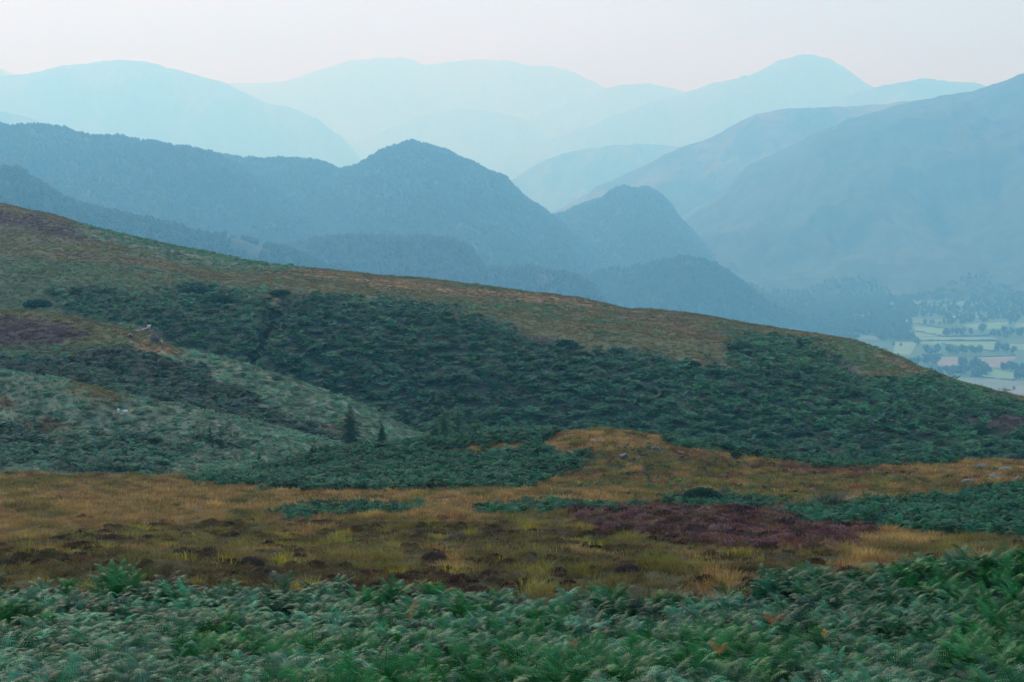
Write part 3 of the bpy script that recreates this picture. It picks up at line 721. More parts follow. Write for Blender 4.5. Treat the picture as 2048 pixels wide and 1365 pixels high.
hB1 = hill('crag_hill', 4500, [(-600, 250), (-300, 240), (0, 258), (45, 260), (60, 256), (140, 262), (190, 279), (240, 275), (300, 288), (400, 303), (450, 318), (500, 350), (560, 390), (620, 430), (700, 480), (900, 560), (1100, 640)], col=WG, col2=WB, seed=5, foot=2900, skn=2.6)
hB2 = hill('crag_hill', 5200, [(300, 330), (400, 318), (450, 318), (520, 322), (600, 322), (640, 326), (685, 345), (740, 321), (780, 300), (820, 287), (860, 291), (900, 309), (960, 338), (1010, 360), (1050, 398), (1100, 434), (1150, 472), (1200, 508), (1250, 548), (1300, 600), (1400, 650), (1600, 700)], col=WG, col2=WB, seed=6, foot=3300, skn=2.6)
hC = hill('crag_hill', 6000, [(900, 560), (1000, 480), (1060, 452), (1110, 436), (1160, 418), (1200, 399), (1245, 376), (1262, 381), (1292, 375), (1312, 387), (1340, 412), (1360, 442), (1400, 482), (1450, 522), (1520, 562), (1700, 640)], col=WG, col2=WB, seed=7, foot=4300, skn=2.6)
hD = hill('fell', 7000, [(1100, 640), (1250, 560), (1350, 462), (1380, 434), (1450, 384), (1500, 330), (1600, 282), (1700, 238), (1800, 208), (1860, 196), (1880, 191), (1930, 187), (2000, 163), (2048, 150), (2200, 110), (2400, 60), (2800, 40)], col=(.045, .065, .04), col2=(.062, .068, .045), seed=8, foot=4700, amp=.9)
hE = hill('fell', 8800, [(900, 560), (1050, 450), (1100, 432), (1150, 405), (1200, 372), (1280, 335), (1350, 302), (1420, 276), (1480, 243), (1510, 230), (1560, 219), (1600, 220), (1700, 213), (1800, 206), (1900, 200), (2100, 230), (2300, 300)], col=(.05, .065, .045), col2=(.17, .12, .085), seed=9, amp=1.0)
hE2 = hill('fell', 13000, [(850, 480), (950, 410), (1030, 357), (1060, 337), (1100, 317), (1150, 302), (1220, 291), (1300, 288), (1400, 300), (1600, 380)], seed=10)
hF1 = hill('fell', 12500, [(-600, 190), (-200, 200), (0, 222), (60, 236), (110, 252), (200, 290), (350, 340), (500, 400)], seed=12)
hF = hill('mountain', 17500, [(-700, 110), (-200, 150), (-50, 160), (50, 153), (100, 141), (180, 129), (215, 122), (250, 120), (300, 124), (340, 139), (400, 152), (450, 165), (520, 202), (600, 222), (640, 242), (690, 280), (720, 320), (760, 360), (900, 430)], seed=13)
hG2 = hill('mountain', 16500, [(1500, 300), (1650, 205), (1730, 180), (1790, 166), (1840, 160), (1880, 162), (1950, 170), (2048, 188), (2300, 260)], seed=14)
hG = hill('mountain', 20500, [(900, 380), (1050, 300), (1130, 272), (1200, 246), (1280, 212), (1350, 196), (1370, 187), (1430, 166), (1500, 150), (1550, 125), (1590, 112), (1620, 112), (1650, 121), (1700, 149), (1735, 174), (1780, 200), (1850, 225), (2000, 280)], seed=15)
hH2 = hill('mountain', 23500, [(500, 380), (700, 290), (800, 250), (860, 228), (920, 218), (980, 222), (1050, 240), (1100, 268), (1250, 330)], seed=16)
hG0 = hill('mountain', 25000, [(1000, 260), (1150, 200), (1210, 179), (1250, 170), (1290, 168), (1330, 175), (1365, 187), (1450, 220), (1600, 300)], seed=17)
hF0 = hill('mountain', 26000, [(-900, 140), (-200, 110), (-60, 120), (0, 135), (20, 142), (50, 156), (120, 185), (300, 250)], seed=18)
hH = hill('mountain', 29000, [(200, 250), (350, 190), (480, 168), (560, 165), (620, 151), (680, 130), (720, 121), (760, 117), (810, 118), (850, 131), (900, 125), (960, 118), (1010, 124), (1060, 132), (1100, 132), (1130, 140), (1170, 160), (1230, 185), (1400, 250), (1600, 320)], seed=19)

# woods on the nearer far hills
def wood(name, grids, step_d, s0, lab, tintb=(1, 1, 1), front=70, thr=-9, pmask=None, dmax=16000):
    P, T, S = [], [], []
    for (X, Y, Z) in grids:
        px, py = proj(X, Y, Z)
        dens = np.where((np.arange(X.shape[1])[None, :] < front + 1) & (px > -120) & (px < 2170), step_d, 0.0)
        nz = fbm(X / 150 + 4, Y / 220, 4); dens = dens * (nz > thr)
        if pmask is not None: dens = dens * pmask(px, py)
        p, ii, jj = sample(X, Y, Z, dens)
        P.append(p)
    P = np.concatenate(P); n = len(P)
    S = s0 * (.6 + .7 * rng.random(n)); t = norm_tint(n, tintb, .25, .1)
    o = scatter(name, 'wood_tree', P - np.array([0, 0, 2.0]), S, t, .08); tag(o, lab, 'woodland', kind='stuff')
    print(name, n)
wood('woodland', [hA], .012, .85, 'dark wooded hill behind the left end of the hillside', thr=-.5)
wood('woodland', [hA2], .012, .85, 'mixed purple brown woods on the knolls beyond the hillside', (1.9, 1.15, 1.5), thr=-.4)
wood('woodland', [hA3], .009, .9, 'wooded knoll beside the valley', thr=-.6)
wood('woodland', [hB1, hB2], .008, .8, 'woods and scrub over the long blue crag hills', thr=-.7)
wood('woodland', [hC], .007, .8, 'woods over the small pointed crag in mid valley', thr=-.7)
wood('woodland', [hD], .005, .75, 'woods along the foot of the big right hand fell', thr=-.5, pmask=lambda px, py: py > 575 + 20 * np.sin(px / 40))

# ------------------------------------------------------------------ valley floor
gx = np.linspace(-14000, 14000, 140); gy = np.linspace(-1500, 36000, 200)
GX, GY = np.meshgrid(gx, gy, indexing='ij')
gc = np.ones(GX.shape + (3,)) * np.array((.075, .13, .055)); gc *= (1 + .3 * fbm(GX / 300, GY / 500, 4))[..., None]
o = link('valley_floor', gridmesh('valley_floor', GX, GY, np.full(GX.shape, ZB), gc), M_valley); tag(o, kind='structure')
def onfloor(px, py, z=ZB):
    up = CY - py; Yc = F * CP + up * SP; Zc = -F * SP + up * CP
    D = z / (Zc / Yc); return np.array([(px - CX) / Yc * D, D, z])
def zc(zx, zy): return 1600 + zx / 4.55, 560 + zy / 4.55
M_f = {}
def field(pts, col, h):
    key = tuple(col)
    if key not in M_f: M_f[key] = plain_mat('field_surface', col, var=.18, scale=.03, bump=0)
    V = [onfloor(*zc(*q)) + np.array([0, 0, h]) for q in pts]
    o = link('field', mesh('field', V, [tuple(range(len(V)))]), M_f[key]); tag(o, kind='structure')
GR, GP, PK, TN, GD = (.115, .23, .07), (.13, .22, .08), (.20, .155, .10), (.11, .15, .075), (.07, .14, .05)
flds = [([(1040, 425), (1300, 445), (1310, 510), (1050, 520)], GR), ([(1050, 524), (1330, 520), (1780, 528), (1800, 556), (1060, 556)], GP),
        ([(1080, 562), (1790, 564), (1760, 645), (1420, 610), (1080, 585)], GR), ([(1490, 405), (1900, 385), (1880, 445), (1550, 455)], GR),
        ([(1000, 350), (1300, 360), (1300, 400), (1000, 395)], GD), ([(1000, 205), (1500, 195), (1500, 235), (1020, 240)], GD), ([(750, 290), (900, 285), (900, 315), (750, 315)], GD),
        ([(860, 566), (1070, 572), (1000, 690), (850, 680)], GP), ([(1240, 712), (1440, 708), (1430, 790), (1260, 790)], PK),
        ([(1590, 712), (1980, 700), (1900, 780), (1860, 806), (1700, 800)], PK), ([(1690, 770), (1860, 768), (1850, 790), (1700, 790)], (.21, .17, .11)), ([(1030, 795), (1240, 800), (1240, 850), (1060, 850)], GR),
        ([(1700, 812), (1960, 850), (1960, 930), (1650, 890), (1560, 880)], GR), ([(1200, 900), (1640, 895), (2400, 945), (2400, 985), (1680, 1000), (1300, 960)], TN),
        ([(1700, 1000), (2100, 960), (2500, 980), (2300, 1070), (1900, 1080)], (.17, .15, .11)), ([(1960, 400), (2300, 380), (2300, 450), (1960, 440)], GP),
        ([(150, 458), (400, 455), (410, 478), (160, 480)], TN), ([(0, 488), (180, 486), (180, 505), (0, 508)], GD), ([(1880, 590), (2300, 600), (2300, 650), (1900, 640)], GP),
        ([(400, 500), (700, 520), (720, 560), (420, 540)], GD), ([(880, 380), (1000, 375), (1000, 400), (880, 402)], GD)]
for i, (q, c_) in enumerate(flds): field(q, c_, .3 + .05 * i)

# hedges
def hedge(a, b, lab, hgt=3.0, wd=4.0, seed=0):
    A = onfloor(*zc(*a)); B = onfloor(*zc(*b)); n = int(max(6, np.linalg.norm(B - A) / 7))
    V, Fc = [], []; d = (B - A)[:2]; d = d / np.linalg.norm(d); s = np.array([-d[1], d[0], 0]); r = random.Random(seed)
    for k in range(n + 1):
        c = A + (B - A) * k / n; hh = hgt * r.uniform(.6, 1.35); ww = wd * r.uniform(.7, 1.2) / 2; c = c + s * r.uniform(-.8, .8)
        for (sx, sz) in ((-1, 0), (-1.05, .6), (-.45, 1), (.45, 1), (1.05, .6), (1, 0)):
            q = c + s * ww * sx; V.append((q[0], q[1], ZB + hh * sz))
    for k in range(n):
        for m in range(5):
            i = k * 6 + m; Fc.append((i, i + 1, i + 7, i + 6))
    Fc.append(tuple(range(6))); Fc.append(tuple(range(n * 6 + 5, n * 6 - 1, -1)))
    o = link('hedge', mesh('hedge', V, Fc), M_tree1); tag(o, lab, 'hedge', 'hedges between the valley fields')
hedge((1040, 470), (1330, 522), 'dark hedge slanting along the top of the valley meadow', seed=1)
hedge((1330, 522), (1720, 512), 'hedge running right from the slanting hedge to the trees', seed=2)
hedge((1050, 558), (1800, 560), 'longest level hedge across the middle of the green fields', seed=3)
hedge((1060, 400), (1300, 440), 'faint hedge above the brightest green field', seed=4)
hedge((1290, 590), (1780, 655), 'hedge sloping down to the right below the level hedge', seed=5)
hedge((1110, 690), (1300, 692), 'short hedge above the left pink field', seed=6)
hedge((1590, 708), (1960, 698), 'hedge along the top of the pink stubble field', seed=7)
hedge((1550, 880), (1950, 925), 'hedge between the low meadow and the tan field', seed=8)
hedge((1020, 238), (1500, 192), 'farthest thin hedge above the hamlet', seed=9)

# valley trees: each one a thing with trunk and crown
crowns = []
for i in range(5):
    V, Fc = crown_geo(300 + i, H=13, W=11, nl=380, leaf=.6, blobs=7); me = mesh('crown', V, Fc); me.materials.append(M_tree1); crowns.append(me)
def trunk_mesh(h, r0, seed):
    r = random.Random(seed); bm = bmesh.new()
    def tube(p0, p1, a, b, n=7):
        p0 = Vector(p0); p1 = Vector(p1); d = (p1 - p0).normalized(); s = d.orthogonal().normalized(); t = d.cross(s)
        r1 = [bm.verts.new(p0 + (s * math.cos(6.283 * k / n) + t * math.sin(6.283 * k / n)) * a) for k in range(n)]
        r2 = [bm.verts.new(p1 + (s * math.cos(6.283 * k / n) + t * math.sin(6.283 * k / n)) * b) for k in range(n)]
        for k in range(n): bm.faces.new((r1[k], r1[(k + 1) % n], r2[(k + 1) % n], r2[k]))
    tube((0, 0, -1), (.1, 0, h * .45), r0, r0 * .7)
    for k in range(5):
        a = k * 1.26 + r.uniform(-.3, .3); z0 = h * (.3 + .05 * k)
        tube((.1, 0, z0), (math.cos(a) * h * .28, math.sin(a) * h * .28, z0 + h * .3), r0 * .45, r0 * .12)
    me = bpy.data.meshes.new('trunk'); bm.to_mesh(me); bm.free(); me.materials.append(M_bark); return me
trk = trunk_mesh(12, .45, 3)
TP = []
def clump(x0, x1, y0, y1, n, seed, where):
    r = random.Random(seed)
    for k in range(n): TP.append((x0 + (x1 - x0) * (k + .5 + r.uniform(-.3, .3)) / n, r.uniform(y0, y1), where, k, n))
clump(1320, 1560, 495, 520, 6, 1, 'grove between the two upper meadows')
clump(1625, 1700, 470, 490, 2, 2, 'pair right of the upper grove')
clump(1745, 2030, 505, 540, 7, 3, 'upper right tree belt')
clump(1790, 1950, 655, 690, 4, 4, 'tall group at the end of the level hedge')
clump(1125, 1285, 665, 690, 4, 5, 'group above the left pink field')
clump(1325, 1500, 670, 692, 4, 6, 'row left of the pink stubble field')
clump(1550, 1655, 680, 700, 3, 7, 'trio over the pink stubble field')
clump(985, 1265, 765, 790, 7, 8, 'belt left of the pink fields')
clump(1170, 1730, 850, 905, 13, 9, 'big wood edge below the pink fields')
clump(1440, 1700, 790, 830, 6, 10, 'back row of the big wood')
clump(1820, 2030, 815, 850, 5, 11, 'right edge group near the stubble')
clump(1950, 2060, 890, 935, 4, 12, 'lowest group at the right edge')
clump(1720, 1900, 1050, 1075, 4, 13, 'bushes just over the end of the hillside')
clump(840, 940, 590, 610, 2, 14, 'pair of small trees in the pale field')
clump(1030, 1075, 590, 680, 2, 15, 'pair beside the pale field')
clump(760, 1040, 470, 560, 9, 16, 'dark wood left of the green fields')
clump(1940, 1945, 1010, 1012, 1, 17, 'lone bush on the tan field')
ords = ['first', 'second', 'third', 'fourth', 'fifth', 'sixth', 'seventh', 'eighth', 'ninth', 'tenth', 'eleventh', 'twelfth', 'thirteenth']
rt = random.Random(77)
for (zx, zy, where, k, n) in TP:
    P = onfloor(*zc(zx, zy)); small = 'small' in where or 'bush' in where
    s = rt.uniform(.55, .7) if small else rt.uniform(1.1, 1.55)
    t = empty('broadleaf_tree', P, rt.uniform(0, 6.28), s)
    lab = ('hazy tree, ' + ords[k] + ' from left in the ' + where) if n > 1 else 'small lone bush on the tan valley field'
    tag(t, lab, 'tree', 'trees among the valley fields')
    link('trunk', trk, None, t); link('crown', crowns[rt.randrange(5)], None, t)
# woods filling the rest of the valley
P = []
rv = np.random.default_rng(5)
while len(P) < 5200:
    zx, zy = rv.uniform(-1500, 2300), rv.uniform(120, 560)
    q = zc(zx, zy)
    if any(inpoly(np.array([zx]), np.array([zy]), f_)[0] for f_, _ in flds): continue
    if zx > 1000 and (zy > 420 or rv.random() < .6): continue
    P.append(onfloor(*q))
P = np.array(P); n = len(P)
o = scatter('woodland', 'wood_tree', P, .7 + .6 * rng.random(n), norm_tint(n, (1, 1.05, 1), .25, .1), .05); tag(o, 'hazy woods over the valley floor around the hamlet', 'woodland', kind='stuff')

# hamlet: white houses
def box(bm, x0, x1, y0, y1, z0, z1):
    v = [bm.verts.new(c) for c in ((x0, y0, z0), (x1, y0, z0), (x1, y1, z0), (x0, y1, z0), (x0, y0, z1), (x1, y0, z1), (x1, y1, z1), (x0, y1, z1))]
    for f in ((0, 3, 2, 1), (4, 5, 6, 7), (0, 1, 5, 4), (1, 2, 6, 5), (2, 3, 7, 6), (3, 0, 4, 7)): bm.faces.new([v[i] for i in f])
def bmm(name, fn, mat):
    bm = bmesh.new(); fn(bm); me = bpy.data.meshes.new(name); bm.to_mesh(me); bm.free(); me.materials.append(mat); return me
def wall_fn(W, Dp, H, R):
    def f(bm):
        a = [bm.verts.new(c) for c in ((-W, -Dp, -1), (W, -Dp, -1), (W, Dp, -1), (-W, Dp, -1), (-W, -Dp, H), (W, -Dp, H), (W, Dp, H), (-W, Dp, H), (-W, 0, R), (W, 0, R))]
        for q in ((0, 1, 5, 4), (2, 3, 7, 6), (1, 2, 6, 9, 5), (3, 0, 4, 8, 7)): bm.faces.new([a[i] for i in q])
    return f
def roof_fn(W, Dp, H, R):
    def f(bm):
        e = .4; th = .25
        for s in (-1, 1):
            a = [bm.verts.new(c) for c in ((-W - e, s * (Dp + e), H - .3), (W + e, s * (Dp + e), H - .3), (W + e, 0, R + .05), (-W - e, 0, R + .05))]
            b = [bm.verts.new((v.co.x, v.co.y, v.co.z + th)) for v in a]
            bm.faces.new(b); bm.faces.new(a[::-1])
            for i in range(4): bm.faces.new((a[i], a[(i + 1) % 4], b[(i + 1) % 4], b[i]))
    return f
hw = bmm('wall', wall_fn(7, 4, 5.2, 8.2), M_white); hr = bmm('roof', roof_fn(7, 4, 5.2, 8.2), M_slate)
def wins(bm):
    pass
hwn = bmm('window', lambda bm: box(bm, -.6, .6, -.06, .06, 0, 1.3), M_glass)
hdo = bmm('door', lambda bm: box(bm, -.5, .5, -.06, .06, 0, 2.1), M_bark)
hch = bmm('chimney', lambda bm: box(bm, -.6, .6, -.5, .5, 0, 2.2), M_white)
houses = [((430, 322), 1.0, 'leftmost white house of the hazy hamlet'), ((478, 334), .8, 'small white house just right of the leftmost one'), ((500, 362), 1.1, 'white house at the near left of the hamlet'),
          ((545, 370), 1.25, 'largest white house in the near row of the hamlet'), ((610, 366), .9, 'white house between the large house and the tall pale one'), ((640, 330), 1.25, 'pale gabled house at the top of the hamlet'),
          ((672, 336), .9, 'low white house right of the gabled one'), ((880, 340), .8, 'white cottage left of the middle pair'), ((950, 338), 1.2, 'long white farmhouse in the middle of the valley'),
          ((945, 382), .9, 'pale barn below the long farmhouse'), ((1180, 310), .8, 'cottage alone right of the farmhouse'), ((1375, 340), .8, 'first cottage of the right hand row'), ((1430, 347), .9, 'second cottage of the right hand row'),
          ((1510, 340), 1.2, 'long white building, left half of the pair at the right'), ((1575, 346), 1.2, 'long white building, right half of the pair at the right'), ((1790, 314), 1.1, 'brightest white house standing alone at far right'),
          ((715, 242), .9, 'white house high on the valley side'), ((260, 250), .7, 'tiny white cottage far left against the dark woods'), ((1410, 170), .7, 'farthest tiny white house at the foot of the fell')]
for i, (q, s, lab) in enumerate(houses):
    P = onfloor(*zc(*q)); h = empty('house', P, rt.uniform(-.5, .5), s); tag(h, lab, 'house', 'white houses of the valley hamlet')
    link('wall', hw, None, h); r_ = link('roof', hr, None, h)
    link('chimney', hch, None, r_, (5.6, 0, 7.4))
    for xx in (-4.5, -1.8, 1.8, 4.5):
        link('window', hwn, None, h, (xx, -4.0, 3.2))
        if xx != 1.8: link('window', hwn, None, h, (xx, -4.0, .9))
    link('door', hdo, None, h, (1.8, -4.0, 0))

# ------------------------------------------------------------------ conifers in the gully
def conifer_mesh(h, w, seed, whorls=16, per=7, droop=.35):
    r = random.Random(seed); V, Fc = [], []
    for k in range(whorls):
        t = (k + .3) / whorls; z0 = h * (.06 + .92 * t); L_ = w * (1 - t) ** .8 * .5 + .08
        for m in range(per if t < .8 else 4):
            a = m * 6.283 / per + k * 1.1 + r.uniform(-.3, .3); z0 = h * (.06 + .92 * t) + r.uniform(-.6, .6) * h / whorls; l = L_ * r.uniform(.65, 1.15)
            d = Vector((math.cos(a), math.sin(a), 0)); s = Vector((-math.sin(a), math.cos(a), 0))
            nseg = 6
            for q in range(nseg):
                u = (q + .4) / nseg; c = Vector((0, 0, z0)) + d * l * u + Vector((0, 0, .25 * l * u - droop * l * u * u))
                wv = (l * .34 + .06) * (1 - u * .5)
                for sgn in (-1, 1):
                    e = c + s * sgn * wv * r.uniform(.7, 1.1) + d * wv * .5 + Vector((0, 0, -.16 * wv + r.uniform(-.03, .03)))
                    i = len(V); V += [tuple(c - d * .04), tuple(c + d * wv * .28), tuple(e), tuple((c + e) / 2 - d * wv * .15 + Vector((0, 0, -.08)))]
                    Fc.append((i, i + 1, i + 2, i + 3))
    i = len(V); V += [(-.03, 0, h * .93), (.03, 0, h * .93), (0, 0, h * 1.03)]; Fc.append((i, i + 1, i + 2))
    return mesh('crown', V, Fc)
def ctrunk(h, r0):
    bm = bmesh.new(); n = 8; rings = []
    for k in range(7):
        z = -0.6 + (h * .98 + .6) * k / 6; rr = r0 * (1 - k / 6.3)
        rings.append([bm.verts.new((rr * math.cos(6.283 * j / n) + .02 * math.sin(k), rr * math.sin(6.283 * j / n), z)) for j in range(n)])
    for a, b in zip(rings[:-1], rings[1:]):
        for j in range(n): bm.faces.new((a[j], a[(j + 1) % n], b[(j + 1) % n], b[j]))
    me = bpy.data.meshes.new('trunk'); bm.to_mesh(me); bm.free(); me.materials.append(M_bark); return me
def conifer(px, ytop, ybot, D, w, seed, lab, group=None, whorls=18):
    b = at(px, ybot, D); h = (ybot - ytop) / F * D
    t = empty('conifer_tree', b, seed); tag(t, lab, 'tree', group)
    m = conifer_mesh(h, w, seed, whorls, 9); m.materials.append(M_larch if group else M_conif); link('crown', m, None, t); link('trunk', ctrunk(h, .03 * h), None, t)
conifer(699, 804, 905, 190, 4.0, 1, 'tallest dark conifer at the end of the left gully')
conifer(764, 845, 905, 186, 1.5, 2, 'small thin conifer right of the tallest one')
g_ = 'larches rising behind the bracken crest'
conifer(887, 808, 905, 225, 4.6, 3, 'left green larch behind the bracken crest', g_, 16)
conifer(915, 800, 905, 228, 4.6, 4, 'tallest green larch in the middle of its group', g_, 16)
conifer(868, 830, 905, 222, 3.6, 5, 'short larch at the left of its group', g_, 14)
conifer(951, 828, 900, 226, 3, 6, 'slim larch at the right of its group', g_, 14)
conifer(420, 850, 890, 178, .4, 9, 'spindly sapling standing on the lower left spur', whorls=7)
conifer(519, 905, 945, 164, .5, 10, 'tiny bare sapling low on the left spur slope')

# ------------------------------------------------------------------ rocks
def rock_mesh(seed, sx, sy, sz, sub=3):
    bm = bmesh.new(); bmesh.ops.create_icosphere(bm, subdivisions=sub, radius=1); r = random.Random(seed)
    pl = [(Vector((r.gauss(0, 1), r.gauss(0, 1), r.gauss(.3, 1))).normalized(), r.uniform(.5, .85)) for _ in range(11)]
    for v in bm.verts:
        for n_, d_ in pl:
            e = v.co.dot(n_) - d_
            if e > 0: v.co -= n_ * e
        k = 1 + .07 * r.uniform(-1, 1)
        v.co = Vector((v.co.x * sx * k, v.co.y * sy * k, v.co.z * sz * k))
    me = bpy.data.meshes.new('rock'); bm.to_mesh(me); bm.free(); return me
def surf(X, Y, Z, px_, py_, tx, ty):
    d = (px_ - tx) ** 2 + (py_ - ty) ** 2; d = np.where(Y > 5, d, 1e12); i = np.unravel_index(np.argmin(d), d.shape); return Vector((X[i], Y[i], Z[i]))
def rock(layer_, tx, ty, wpx, hpx, lab, mat, seed, grp=None, name='boulder', sink=.3):
    X, Y, Z, a, b = layer_; p = surf(X, Y, Z, a, b, tx, ty); m = p.y / F
    me = rock_mesh(seed, wpx * m / 2, wpx * m / 2 * .8, hpx * m / 2 * 1.3); me.materials.append(mat)
    o = link(name, me, None, None, p + Vector((0, 0, hpx * m * .5 * (1 - sink)))); o.rotation_euler = (0, 0, seed * 1.7); tag(o, lab, 'rock', grp); return o
def L_(n): return {1: (X1, Y1, Z1, px1, py1), 2: (X2, Y2, Z2, px2, py2), 3: (X3, Y3, Z3, *proj(X3, Y3, Z3)), 4: (X4, Y4, Z4, *proj(X4, Y4, Z4))}[n]
g_ = 'rocks of the outcrop on the left spur'
for i, (x, y, w_, h_, lab) in enumerate([
        (292, 672, 34, 15, 'main brown hump of the rocky outcrop'), (312, 684, 22, 13, 'dark lower right block of the outcrop'), (275, 668, 22, 7, 'flat pale slab left of the main hump'),
        (262, 674, 16, 6, 'small pale slab at the left end of the outcrop'), (280, 678, 18, 6, 'low slab in front of the outcrop hump'), (300, 664, 14, 6, 'top block of the rocky outcrop')]):
    rock(L_(3), x, y, w_ * 1.15, h_ * 1.5, lab, M_rockbrown, 20 + i, g_, sink=.25)
g_ = 'grey rocks on the right of the moor crest'
for i, (x, y, w_, h_, lab) in enumerate([
        (1888, 946, 22, 8, 'small grey stone left of the moor rocks'), (1938, 968, 36, 14, 'grey slab lying lowest on the tan grass'), (1990, 958, 40, 16, 'pale rounded rock among the right hand rocks'),
        (2010, 944, 44, 12, 'long grey slab just under the right crest'), (1966, 934, 32, 10, 'dark edged stone on the right crest'), (2035, 966, 36, 15, 'grey rock at the right edge above the bracken'),
        (2030, 930, 22, 6, 'small slab on the crest at the right edge'), (1918, 932, 16, 4, 'thin stone on the skyline left of the right rocks')]):
    rock(L_(1), x, y, w_, h_, lab, M_rock, 40 + i, g_, sink=.65)
for i, (x, y, w_, h_, lab) in enumerate([(1245, 914, 28, 14, 'dark stone under the top of the grassy mound'), (1313, 903, 24, 12, 'grey stone right of the dark one on the mound'), (1325, 909, 12, 5, 'small stone below the grey one on the mound'),
                                       (400, 981, 18, 5, 'pale stone in the tan grass at left')]):
    rock(L_(1), x, y, w_, h_, lab, M_rockbrown, 60 + i, 'stones on the moor', sink=.4)

# ------------------------------------------------------------------ sheep
def sheep_mesh():
    bm = bmesh.new()
    def ell(c, r, sub=3):
        res = bmesh.ops.create_icosphere(bm, subdivisions=sub, radius=1)
        for v in res['verts']: v.co = Vector((c[0] + v.co.x * r[0], c[1] + v.co.y * r[1], c[2] + v.co.z * r[2]))
    ell((0, 0, .56), (.25, .46, .24)); ell((0, .22, .58), (.24, .27, .25)); ell((0, -.24, .57), (.23, .26, .24)); ell((0, -.46, .72), (.13, .18, .16))
    for sx in (-.14, .14):
        for sy in (-.27, .3):
            ell((sx, sy, .38), (.065, .08, .16), 2); ell((sx, sy, .2), (.04, .045, .2), 2)
    ell((0, .47, .55), (.05, .06, .13), 2)
    me = bpy.data.meshes.new('body'); bm.to_mesh(me); bm.free()
    o = bpy.data.objects.new('tmp', me); C.objects.link(o); md = o.modifiers.new('r', 'REMESH'); md.mode = 'VOXEL'; md.voxel_size = .025
    dg = bpy.context.evaluated_depsgraph_get(); m2 = bpy.data.meshes.new_from_object(o.evaluated_get(dg)); m2.name = 'body'
    bpy.data.objects.remove(o); m2.materials.append(M_wool); return m2
def head_mesh():
    bm = bmesh.new()
    def ell(c, r, sub=2):
        res = bmesh.ops.create_icosphere(bm, subdivisions=sub, radius=1)
        for v in res['verts']: v.co = Vector((c[0] + v.co.x * r[0], c[1] + v.co.y * r[1], c[2] + v.co.z * r[2]))
    ell((0, -.64, .78), (.075, .14, .09)); ell((0, -.75, .73), (.05, .07, .06)); ell((-.12, -.58, .83), (.08, .025, .035)); ell((.12, -.58, .83), (.08, .025, .035))
    me = bpy.data.meshes.new('head'); bm.to_mesh(me); bm.free(); me.materials.append(M_face); return me
sb, sh = sheep_mesh(), head_mesh()
for (ly, x, y, rz, dz, lab) in ((3, 297, 662, 1.2, .55, 'white sheep standing on top of the rocky outcrop'), (3, 323, 689, .15, .0, 'white sheep facing the camera at the right foot of the outcrop'),
                                (2, 237, 828, .4, .0, 'white sheep in the pale-tinted bracken, left of two'), (2, 251, 829, -1.0, .0, 'white sheep in the pale-tinted bracken, right of two')):
    p = surf(*L_(ly), x, y); t = empty('sheep', p + Vector((0, 0, dz + .1)), rz, .5); tag(t, lab, 'sheep', 'sheep on the left spur')
    link('body', sb, None, t); link('head', sh, None, t)

# ------------------------------------------------------------------ single plants on the moor
def single(name, key_fn, px, py, s, mat_, lab, cat, grp, tintm=None):
    p = surf(*L_(1), px, py); V, Fc = key_fn; me = mesh(name, V, Fc); me.materials.append(mat_)
    o = link(name, me, None, None, p); o.scale = (s[0], s[0], s[1]); o.rotation_euler = (0, 0, px * .37); tag(o, lab, cat, grp); return o
M_h1 = leaf_mat('heather_hummock_leaf', (.095, .06, .05), rough=.8, spec=.2, trans=.1, inst=False)
M_b1 = leaf_mat('bush_leaf', (.03, .085, .05), rough=.5, spec=.4, trans=.15, inst=False)
M_y1 = leaf_mat('yellow_grass', (.2, .18, .03), rough=.6, spec=.2, trans=.35, inst=False)
M_r1 = leaf_mat('rush_leaf', (.035, .05, .03), rough=.5, spec=.3, trans=.2, inst=False)
g_ = 'dark heather hummocks in the bog'
for i, (x, y, s, lab) in enumerate([(718, 1090, 1.3, 'rounded dark purple heather hummock left of centre'), (500, 1133, 1.5, 'wide dark heather hummock near the bracken edge'), (585, 1133, .8, 'small nearly black hummock right of the wide one'),
                                    (1258, 1146, 1.4, 'dark round hummock beside the yellow grass'), (385, 1120, 1.3, 'brown heather hummock at left behind the bracken'), (105, 1105, 1.1, 'dark hummock at far left of the bog'),
                                    (870, 1125, 1.5, 'broad rusty heather hummock in the middle'), (1065, 1066, 1.1, 'dark hummock at the left end of the heather patch'), (60, 1112, .8, 'smallest hummock at the far left edge')]):
    single('heather_hummock', lump(1100, .5, .36, .011, 400 + i), x, y, (s * .42, s * .42), M_h1, lab, 'heather', g_)
g_ = 'yellow grass tussocks near the bracken'
for i, (x, y, s, lab) in enumerate([(1320, 1140, 1.3, 'brightest yellow green grass tussock right of the dark hummock'), (1165, 1148, 1.1, 'yellow tussock left of the dark round hummock'), (790, 1150, 1.0, 'yellow tussock against the bracken at centre'),
                                    (585, 1108, 1.2, 'yellow green tussock behind the small black hummock'), (440, 1100, 1.3, 'wide olive yellow tussock left of centre')]):
    single('grass_tussock', tuft(700, .4, .6, .006, 500 + i, .7), x, y, (s * .6, s * .6), M_y1, lab, 'grass', g_)
def bush(seed, n=1500, R=.9, H=.8): return lump(n, R, H, .03, seed)
for i, (x, y, s, lab, f_) in enumerate([(1405, 1003, (.95, .7), 'dark green bush at the left end of the right bracken strip', bush(601)), (1668, 1030, (.85, .95), 'dark rush clump with pale tips right of the heather', tuft(900, .9, .7, .012, 602, 1.1)),
                                    (1605, 1026, (.7, .7), 'small dark rush clump left of the larger one', tuft(600, .7, .6, .012, 603, 1.1))]):
    single('bush' if i == 0 else 'rush_clump', f_, x, y, s, M_b1 if i == 0 else M_r1, lab, 'bush' if i == 0 else 'rushes', 'dark clumps behind the heather')

